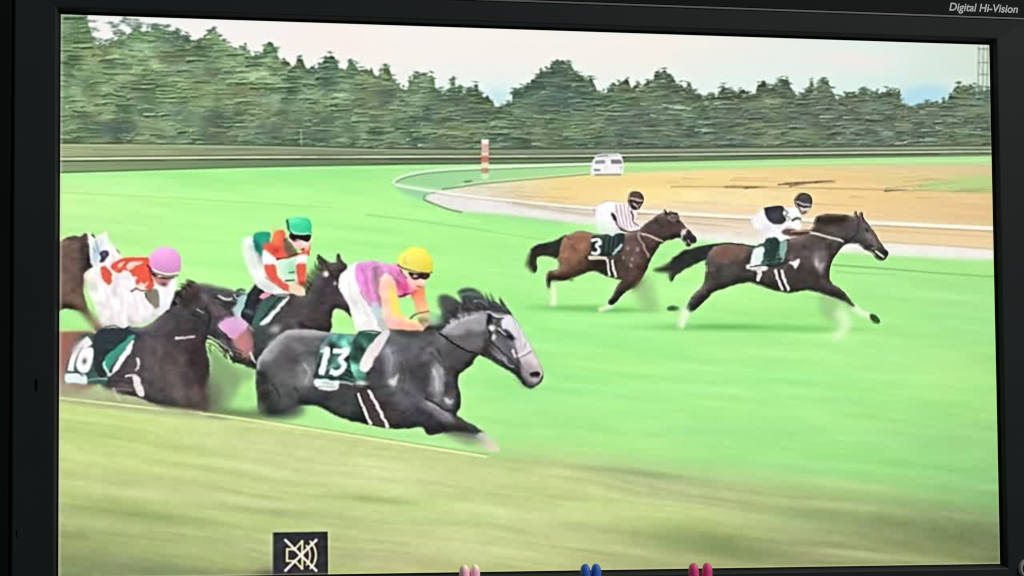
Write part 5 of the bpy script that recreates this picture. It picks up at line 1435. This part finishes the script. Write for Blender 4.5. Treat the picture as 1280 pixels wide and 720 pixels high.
Yc = img @ np.array([.299, .587, .114], np.float32)
Cb, Cr = (img[..., 2] - Yc) * .564, (img[..., 0] - Yc) * .713
Yq = codec(Yc, 12, .10, .42, .40)
Cb = codec(blur(Cb, 1.6, 1.2), 24, .16, .5, .42)
Cr = codec(blur(Cr, 1.6, 1.2), 24, .16, .5, .42)
Yc = blur(Yq * .9 + Yc * .1, .3)
Cb, Cr = blur(Cb, .8), blur(Cr, .8)
img[..., 0] = Yc + Cr / .713
img[..., 2] = Yc + Cb / .564
img[..., 1] = (Yc - .299 * img[..., 0] - .114 * img[..., 2]) / .587
# pale rim of the last pixel columns
for x0_, w_, a_ in ((77.3, 1.6, .5),):
    d = XX - (x0_ - (YY - 18) * .0043)
    img += (C(214, 206, 196) - img) * (np.exp(-(d / w_) ** 2) * a_)[..., None]
dr = (1236.5 + (YY - 56) * .0208) - XX
img += (C(216, 220, 196) - img) * (np.exp(-((dr - 1) / 1.4) ** 2) * .22)[..., None]
db = (723.4 - (XX - 72) * .0157) - YY
img += (C(226, 232, 176) - img) * (np.exp(-((db - 1) / 1.2) ** 2) * .38)[..., None]
dt = YY - (18 + (XX - 75) * .0331)
img += (C(240, 242, 238) - img) * (np.exp(-((dt - 1) / 1.6) ** 2) * .35)[..., None]
np.clip(img, 0, 1, out=img)
# ------------------------------------------------------------------ flatten the painting onto the panel
TW, TH = 1536, 864
gx, gz = np.meshgrid((np.arange(TW) + .5) / TW * PW - PW / 2, (np.arange(TH) + .5) / TH * PH - PH / 2)
sx_, sy_ = from_panel(gx, gz)
sx_, sy_ = np.clip(sx_ * PS - .5, 0, CW - 1.01), np.clip(sy_ * PS - .5, 0, CH - 1.01)
ix, iy = sx_.astype(int), sy_.astype(int)
fx, fy = (sx_ - ix)[..., None], (sy_ - iy)[..., None]
pic = (img[iy, ix] * (1 - fx) + img[iy, ix + 1] * fx) * (1 - fy) + (img[iy + 1, ix] * (1 - fx) + img[iy + 1, ix + 1] * fx) * fy
tex = bpy.data.images.new('broadcast_picture', TW, TH, alpha=False)
buf = np.ones((TH, TW, 4), np.float32)
buf[..., :3] = pic
tex.pixels.foreach_set(buf.ravel())
tex.update()
tex.pack()


# ------------------------------------------------------------------ materials
def mat(name, base, rough=.5, spec=.5, bump=0., bscale=600, vary=.0, vscale=30, coat=0.):
    m = bpy.data.materials.new(name)
    m.use_nodes = True
    nt = m.node_tree
    b = nt.nodes['Principled BSDF']
    b.inputs['Base Color'].default_value = (*base, 1)
    b.inputs['Roughness'].default_value = rough
    b.inputs['Specular IOR Level'].default_value = spec
    b.inputs['Coat Weight'].default_value = coat
    tc = nt.nodes.new('ShaderNodeTexCoord')
    if vary:
        n = nt.nodes.new('ShaderNodeTexNoise')
        n.inputs['Scale'].default_value = vscale
        n.inputs['Detail'].default_value = 6
        r = nt.nodes.new('ShaderNodeMapRange')
        r.inputs['To Min'].default_value = rough - vary
        r.inputs['To Max'].default_value = rough + vary
        mx = nt.nodes.new('ShaderNodeMix')
        mx.data_type = 'RGBA'
        mx.inputs['A'].default_value = (*[c * .86 for c in base], 1)
        mx.inputs['B'].default_value = (*[c * 1.14 for c in base], 1)
        nt.links.new(tc.outputs['Object'], n.inputs['Vector'])
        nt.links.new(n.outputs['Fac'], r.inputs['Value'])
        nt.links.new(r.outputs['Result'], b.inputs['Roughness'])
        nt.links.new(n.outputs['Fac'], mx.inputs['Factor'])
        nt.links.new(mx.outputs['Result'], b.inputs['Base Color'])
    if bump:
        n2 = nt.nodes.new('ShaderNodeTexNoise')
        n2.inputs['Scale'].default_value = bscale
        n2.inputs['Detail'].default_value = 3
        bp = nt.nodes.new('ShaderNodeBump')
        bp.inputs['Strength'].default_value = bump
        bp.inputs['Distance'].default_value = .0004
        nt.links.new(tc.outputs['Object'], n2.inputs['Vector'])
        nt.links.new(n2.outputs['Fac'], bp.inputs['Height'])
        nt.links.new(bp.outputs['Normal'], b.inputs['Normal'])
    return m


def screen_material():
    m = bpy.data.materials.new('lit_screen')
    m.use_nodes = True
    nt = m.node_tree
    b = nt.nodes['Principled BSDF']
    b.inputs['Base Color'].default_value = (.004, .004, .004, 1)
    b.inputs['Roughness'].default_value = .45
    b.inputs['Specular IOR Level'].default_value = .12
    im = nt.nodes.new('ShaderNodeTexImage')
    im.image = tex
    im.extension = 'EXTEND'
    nt.links.new(im.outputs['Color'], b.inputs['Emission Color'])
    b.inputs['Emission Strength'].default_value = 1.0
    return m


M_SCREEN = screen_material()
M_BEZEL = mat('bezel_plastic', (.0078, .0108, .0112), .55, .12, .25, 900, .06, 12)
M_LIP = mat('black_lip', (.0012, .0012, .0012), .5, .05)
M_CAB = mat('cabinet_black', (.0022, .0034, .0034), .5, .06, .15, 700, .05, 10)
M_TRIM = mat('grey_trim', (.07, .07, .07), .5, .5, vary=.1, vscale=25)
M_TEXT = mat('lettering_grey', (.34, .36, .36), .5, .3, vary=.05, vscale=300)
M_HOLE = mat('dark_slot', (.001, .001, .001), .9, .05)
M_CHROME = mat('satin_metal', (.22, .23, .22), .35, .5, vary=.08, vscale=90)
M_LENS = mat('dark_button', (.01, .02, .017), .2, .5, vary=.03, vscale=60)
M_SHELF = mat('shelf_board', (.05, .04, .035), .6, .3, .2, 300, .1, 20)


# ------------------------------------------------------------------ mesh helpers
def mesh_obj(name, verts, faces, m, parent=None, smooth=False):
    me = bpy.data.meshes.new(name)
    me.from_pydata([tuple(v) for v in verts], [], faces)
    me.update()
    if smooth:
        me.polygons.foreach_set('use_smooth', [True] * len(me.polygons))
    me.materials.append(m)
    o = bpy.data.objects.new(name, me)
    col.objects.link(o)
    if parent is not None:
        o.parent = parent
    return o


def bm_obj(name, bm, m, parent=None, smooth=False):
    bmesh.ops.recalc_face_normals(bm, faces=bm.faces)
    me = bpy.data.meshes.new(name)
    bm.to_mesh(me)
    bm.free()
    if smooth:
        me.polygons.foreach_set('use_smooth', [True] * len(me.polygons))
    me.materials.append(m)
    o = bpy.data.objects.new(name, me)
    col.objects.link(o)
    if parent is not None:
        o.parent = parent
    return o


def ring_profile(name, prof, m, parent, smooth=False):
    """rectangular frame: prof is a list of (offsets l,r,t,b from the panel edge, y)"""
    vs, fs = [], []
    for (l, r, t, b), y in prof:
        vs += [(-PW / 2 - l, y, PH / 2 + t), (PW / 2 + r, y, PH / 2 + t), (PW / 2 + r, y, -PH / 2 - b), (-PW / 2 - l, y, -PH / 2 - b)]
    for k in range(len(prof) - 1):
        for j in range(4):
            a, b_ = 4 * k + j, 4 * k + (j + 1) % 4
            fs.append((a, b_, b_ + 4, a + 4))
    o = mesh_obj(name, vs, fs, m, parent, smooth)
    bm = bmesh.new()
    bm.from_mesh(o.data)
    bmesh.ops.recalc_face_normals(bm, faces=bm.faces)
    bm.to_mesh(o.data)
    bm.free()
    return o


def box(name, lo, hi, m, parent=None, bev=.0):
    bm = bmesh.new()
    bmesh.ops.create_cube(bm, size=1)
    for v in bm.verts:
        v.co = Vector([lo[i] + (v.co[i] + .5) * (hi[i] - lo[i]) for i in range(3)])
    if bev:
        bmesh.ops.bevel(bm, geom=bm.edges[:], offset=bev, segments=2, affect='EDGES')
    return bm_obj(name, bm, m, parent)


def uvs(o):
    me = o.data
    uv = me.uv_layers.new(name='panel')
    co = np.empty(len(me.vertices) * 3)
    me.vertices.foreach_get('co', co)
    co = co.reshape(-1, 3)
    li = np.empty(len(me.loops), int)
    me.loops.foreach_get('vertex_index', li)
    t = np.stack([co[li, 0] / PW + .5, co[li, 2] / PH + .5], 1)
    uv.data.foreach_set('uv', t.ravel())


# ------------------------------------------------------------------ television
tv = bpy.data.objects.new('television', None)
tv.location = (0, 0, ZC)
tv.empty_display_size = .1
col.objects.link(tv)
tv['label'] = 'black flat television showing a horse race on its lit screen'
tv['category'] = 'television'

screen = mesh_obj('screen', [(-PW / 2, 0, -PH / 2), (PW / 2, 0, -PH / 2), (PW / 2, 0, PH / 2), (-PW / 2, 0, PH / 2)], [(0, 1, 2, 3)], M_SCREEN, tv)
uvs(screen)
screen['label'] = 'lit screen with green turf and pale sky'


def clip_rect(poly):
    """keep an outline inside the lit panel"""
    e = .0004
    lim = ((0, -PW / 2 + e, 1), (0, PW / 2 - e, -1), (1, -PH / 2 + e, 1), (1, PH / 2 - e, -1))
    for ax, v, s in lim:
        out = []
        n = len(poly)
        for i in range(n):
            a, b = poly[i], poly[(i + 1) % n]
            ia, ib = (a[ax] - v) * s >= 0, (b[ax] - v) * s >= 0
            if ia:
                out.append(a)
            if ia != ib:
                t = (v - a[ax]) / (b[ax] - a[ax])
                out.append((a[0] + t * (b[0] - a[0]), a[1] + t * (b[1] - a[1])))
        poly = out
    return poly


# every thing in the picture is a flat, lit piece of the panel of its own, laid a hair above the one it covers
pieces = []
for k, (name, label, outline, parent) in enumerate(REG):
    poly = clip_rect([tuple(p) for p in to_panel(outline)])
    y = -.00006 * (k + 1)
    tris = tessellate_polygon([[Vector((p[0], p[1], 0)) for p in poly]])
    vs = [(p[0], y, p[1]) for p in poly]
    fs = []
    for a, b, c in tris:
        p, q, r = poly[a], poly[b], poly[c]
        fs.append((a, b, c) if (q[0] - p[0]) * (r[1] - p[1]) - (q[1] - p[1]) * (r[0] - p[0]) > 0 else (a, c, b))
    o = mesh_obj(name, vs, fs, M_SCREEN, tv if parent is None else pieces[parent])
    uvs(o)
    if label:
        o['label'] = label
    pieces.append(o)

f4 = lambda l, r=None, t=None, b=None: (l, l if r is None else r, l if t is None else t, l if b is None else b)
ring_profile('screen_lip', [(f4(-.0004), -.0030), (f4(-.0003), -.0036), (f4(.0012, .0012, .0018, .0012), -.0040), (f4(.0016, .0016, .0022, .0016), -.0038)], M_LIP, tv)
BL, BR, BT, BB = .0374, .0374, .0218, .046
ring_profile('bezel', [(f4(.0013, .0013, .0019, .0013), -.0036), (f4(.0014, .0014, .0020, .0014), -.0052), (f4(.0034, .0034, .0042, .0034), -.0088), (f4(.0044, .0044, .0052, .0044), -.0092),
                       (f4(BL - .0010, BR - .001, BT - .0008, BB - .001), -.0100), (f4(BL, BR, BT, BB), -.0092), (f4(BL, BR, BT, BB), -.002)], M_BEZEL, tv)
# cabinet round the bezel, a hair's gap apart
G = .0022
CL = .105
ring_profile('cabinet', [((BL + G, BR + G, BT + .0023, BB + G), -.001), ((BL + G, BR + G, BT + .0023, BB + G), -.0076), ((BL + G + .0012, BR + G + .0012, BT + .0030, BB + G + .001), -.0086),
                         ((CL - .006, CL - .006, .074, .078), -.0086), ((CL - .001, CL - .001, .079, .083), -.0060), ((CL, CL, .080, .084), 0.0), ((CL, CL, .080, .084), .045)], M_CAB, tv)
box('back_cover', (-PW / 2 - CL + .01, .002, -PH / 2 - .08), (PW / 2 + CL - .01, .085, PH / 2 + .076), M_CAB, tv, .004)
# slim raised trim between bezel and cabinet along the top
box('trim_strip', (-PW / 2 - BL, -.0103, PH / 2 + BT + .0003), (PW / 2 + BR, -.0040, PH / 2 + BT + .0020), M_TRIM, tv, .0003)

# lettering on the cabinet above the bezel
fc = bpy.data.curves.new('lettering', 'FONT')
fc.body = 'Digital Hi-Vision'
fc.size = 1.0
fc.shear = .22
fc.offset = .017
fc.extrude = .01
tmp = bpy.data.objects.new('tmp_text', fc)
col.objects.link(tmp)
bpy.context.view_layer.update()
me = bpy.data.meshes.new_from_object(tmp.evaluated_get(bpy.context.evaluated_depsgraph_get()))
bpy.data.objects.remove(tmp)
co = np.empty(len(me.vertices) * 3)
me.vertices.foreach_get('co', co)
co = co.reshape(-1, 3)
lo, hi = co.min(0), co.max(0)
A, B = to_panel([(1186.5, 13.0), (1272.5, 17.0)], -.0088)
sc = (B[0] - A[0]) / (hi[0] - lo[0])
new = np.empty_like(co)
new[:, 0] = A[0] + (co[:, 0] - lo[0]) * sc
new[:, 2] = A[1] + .0 + co[:, 1] * sc
new[:, 1] = -.0088 - co[:, 2] * .01
base = to_panel([(1187, 11.0)], -.0088)[0][1]
new[:, 2] += 0
me.vertices.foreach_set('co', new.ravel())
me.update()
me.materials.clear()
me.materials.append(M_TEXT)
let = bpy.data.objects.new('lettering', me)
col.objects.link(let)
let.parent = tv
let['label'] = 'grey slanted words Digital Hi-Vision on the black cabinet'

# small dark slots in the left bar of the bezel
for px, py, w, h in ((45.2, 481.5, .0022, .0095), (20.8, 667, .0018, .006)):
    x, z = to_panel([(px, py)], -.0100)[0]
    box('slot', (x - w / 2, -.0101, z - h / 2), (x + w / 2, -.0085, z + h / 2), M_HOLE, tv, .0004)


def lathe(name, prof, m, parent, seg=40, axis='Y', at=(0, 0, 0)):
    vs, fs = [], []
    for r, h in prof:
        for j in range(seg):
            a = 2 * math.pi * j / seg
            vs.append((at[0] + r * math.cos(a), at[1] + h, at[2] + r * math.sin(a)))
    n = len(prof)
    for i in range(n - 1):
        for j in range(seg):
            fs.append((i * seg + j, i * seg + (j + 1) % seg, (i + 1) * seg + (j + 1) % seg, (i + 1) * seg + j))
    fs.append(tuple((n - 1) * seg + j for j in range(seg)))
    o = mesh_obj(name, vs, fs, m, parent, True)
    bm = bmesh.new()
    bm.from_mesh(o.data)
    bmesh.ops.recalc_face_normals(bm, faces=bm.faces)
    bm.to_mesh(o.data)
    bm.free()
    return o


bx, bz = to_panel([(1284.5, 711.0)], -.010)[0]
btn = lathe('button', [(.0052, -.0090), (.0050, -.0120), (.0042, -.0134), (.0028, -.0141), (.0012, -.0144), (.0004, -.01445)], M_LENS, tv, at=(bx, 0, bz))
lathe('rim', [(.0088, -.0088), (.0086, -.0116), (.0078, -.0132), (.0068, -.0134), (.0058, -.0122), (.0054, -.0100)], M_CHROME, btn, at=(bx, 0, bz))
box('stand_foot', (-.22, -.02, -PH / 2 - .105), (.22, .16, -PH / 2 - .084), M_CAB, tv, .003)

# ------------------------------------------------------------------ shelf below, out of the frame
SH = ZC - PH / 2 - .106
shelf = box('shelf', (-.75, -.075, SH - .03), (.75, .30, SH), M_SHELF, None, .002)
shelf['kind'] = 'structure'
shelf['label'] = 'dark shelf board the television stands on'
lip = box('shelf_lip', (-.75, -.0770, SH - .03), (.75, -.0752, SH + .030), M_SHELF, shelf, .0003)


# ------------------------------------------------------------------ three coloured pegs clipped in front of the set
def prong(side, gap, H):
    """one half of a peg: flat bar with rounded thumb end on top, waist at the spring, jaw at the bottom"""
    rows = [(0.0, .0030, .0044), (.010, .0030, .0050), (.022, .0026, .0056), (.034, .0036, .0060), (.048, .0062, .0062), (.060, .0098, .0062), (.066, .0101, .0060), (.0695, .0103, .0054), (.0715, .0101, .0040), (.0725, .0098, .0020)]
    half = [.0022, .0022, .0022, .0026, .0032, .0040, .0039, .0033, .0022, .0009]
    bm = bmesh.new()
    loops = []
    N = 14
    for (z, cx, dy), hw in zip(rows, half):
        loop = []
        for j in range(N):
            a = 2 * math.pi * j / N
            ex = 2 / 2.6
            ca, sa = math.cos(a), math.sin(a)
            loop.append(bm.verts.new((side * (.0003 + (cx - .0028) * gap) + hw * math.copysign(abs(ca) ** ex, ca), dy * math.copysign(abs(sa) ** ex, sa), z * H / .0725)))
        loops.append(loop)
    for a, b in zip(loops[:-1], loops[1:]):
        for j in range(N):
            bm.faces.new((a[j], a[(j + 1) % N], b[(j + 1) % N], b[j]))
    bm.faces.new(loops[0])
    bm.faces.new(loops[-1])
    return bm


def peg(cpx, toppx, gap, colour, tipcol, label):
    x, z = to_panel([(cpx, toppx)], -.0761)[0]
    H = .0725
    root = bpy.data.objects.new('clothes_peg', None)
    root.empty_display_size = .02
    root.location = (x, -.0761, ZC + z - H)
    col.objects.link(root)
    root['label'] = label
    root['category'] = 'peg'
    root['group'] = 'pegs below the screen'
    m = bpy.data.materials.new('peg_plastic')
    m.use_nodes = True
    nt = m.node_tree
    b = nt.nodes['Principled BSDF']
    tc = nt.nodes.new('ShaderNodeTexCoord')
    sep = nt.nodes.new('ShaderNodeSeparateXYZ')
    mr = nt.nodes.new('ShaderNodeMapRange')
    mr.inputs['From Min'].default_value = .0685
    mr.inputs['From Max'].default_value = .0722
    nz = nt.nodes.new('ShaderNodeTexNoise')
    nz.inputs['Scale'].default_value = 300
    ad = nt.nodes.new('ShaderNodeMath')
    ad.operation = 'MULTIPLY_ADD'
    ad.inputs[1].default_value = .002
    mx = nt.nodes.new('ShaderNodeMix')
    mx.data_type = 'RGBA'
    mx.inputs['A'].default_value = (*colour, 1)
    mx.inputs['B'].default_value = (*tipcol, 1)
    nt.links.new(tc.outputs['Object'], sep.inputs[0])
    nt.links.new(tc.outputs['Object'], nz.inputs['Vector'])
    nt.links.new(nz.outputs['Fac'], ad.inputs[0])
    nt.links.new(sep.outputs['Z'], ad.inputs[2])
    nt.links.new(ad.outputs[0], mr.inputs['Value'])
    nt.links.new(mr.outputs['Result'], mx.inputs['Factor'])
    nt.links.new(mx.outputs['Result'], b.inputs['Base Color'])
    b.inputs['Roughness'].default_value = .45
    b.inputs['Specular IOR Level'].default_value = .2
    for s in (-1, 1):
        bm_obj('prong', prong(s, gap, H), m, root, True)
    bm = bmesh.new()
    bmesh.ops.create_cone(bm, cap_ends=True, segments=16, radius1=.0034, radius2=.0034, depth=.011, matrix=Matrix.Translation((0, 0, .031)) @ Matrix.Rotation(math.pi / 2, 4, 'X'))
    bm_obj('spring', bm, M_CHROME, root, True)
    return root


peg(586.9, 705.8, .56, (.95, .50, .62), (.96, .88, .62), 'pale pink peg with light tips poking up below the screen')
peg(738.2, 704.8, .58, (.022, .105, .44), (.030, .11, .42), 'blue peg with two rounded tips below the screen')
peg(875.3, 703.6, .76, (.62, .045, .20), (.60, .08, .18), 'magenta peg with two rounded tips below the screen')
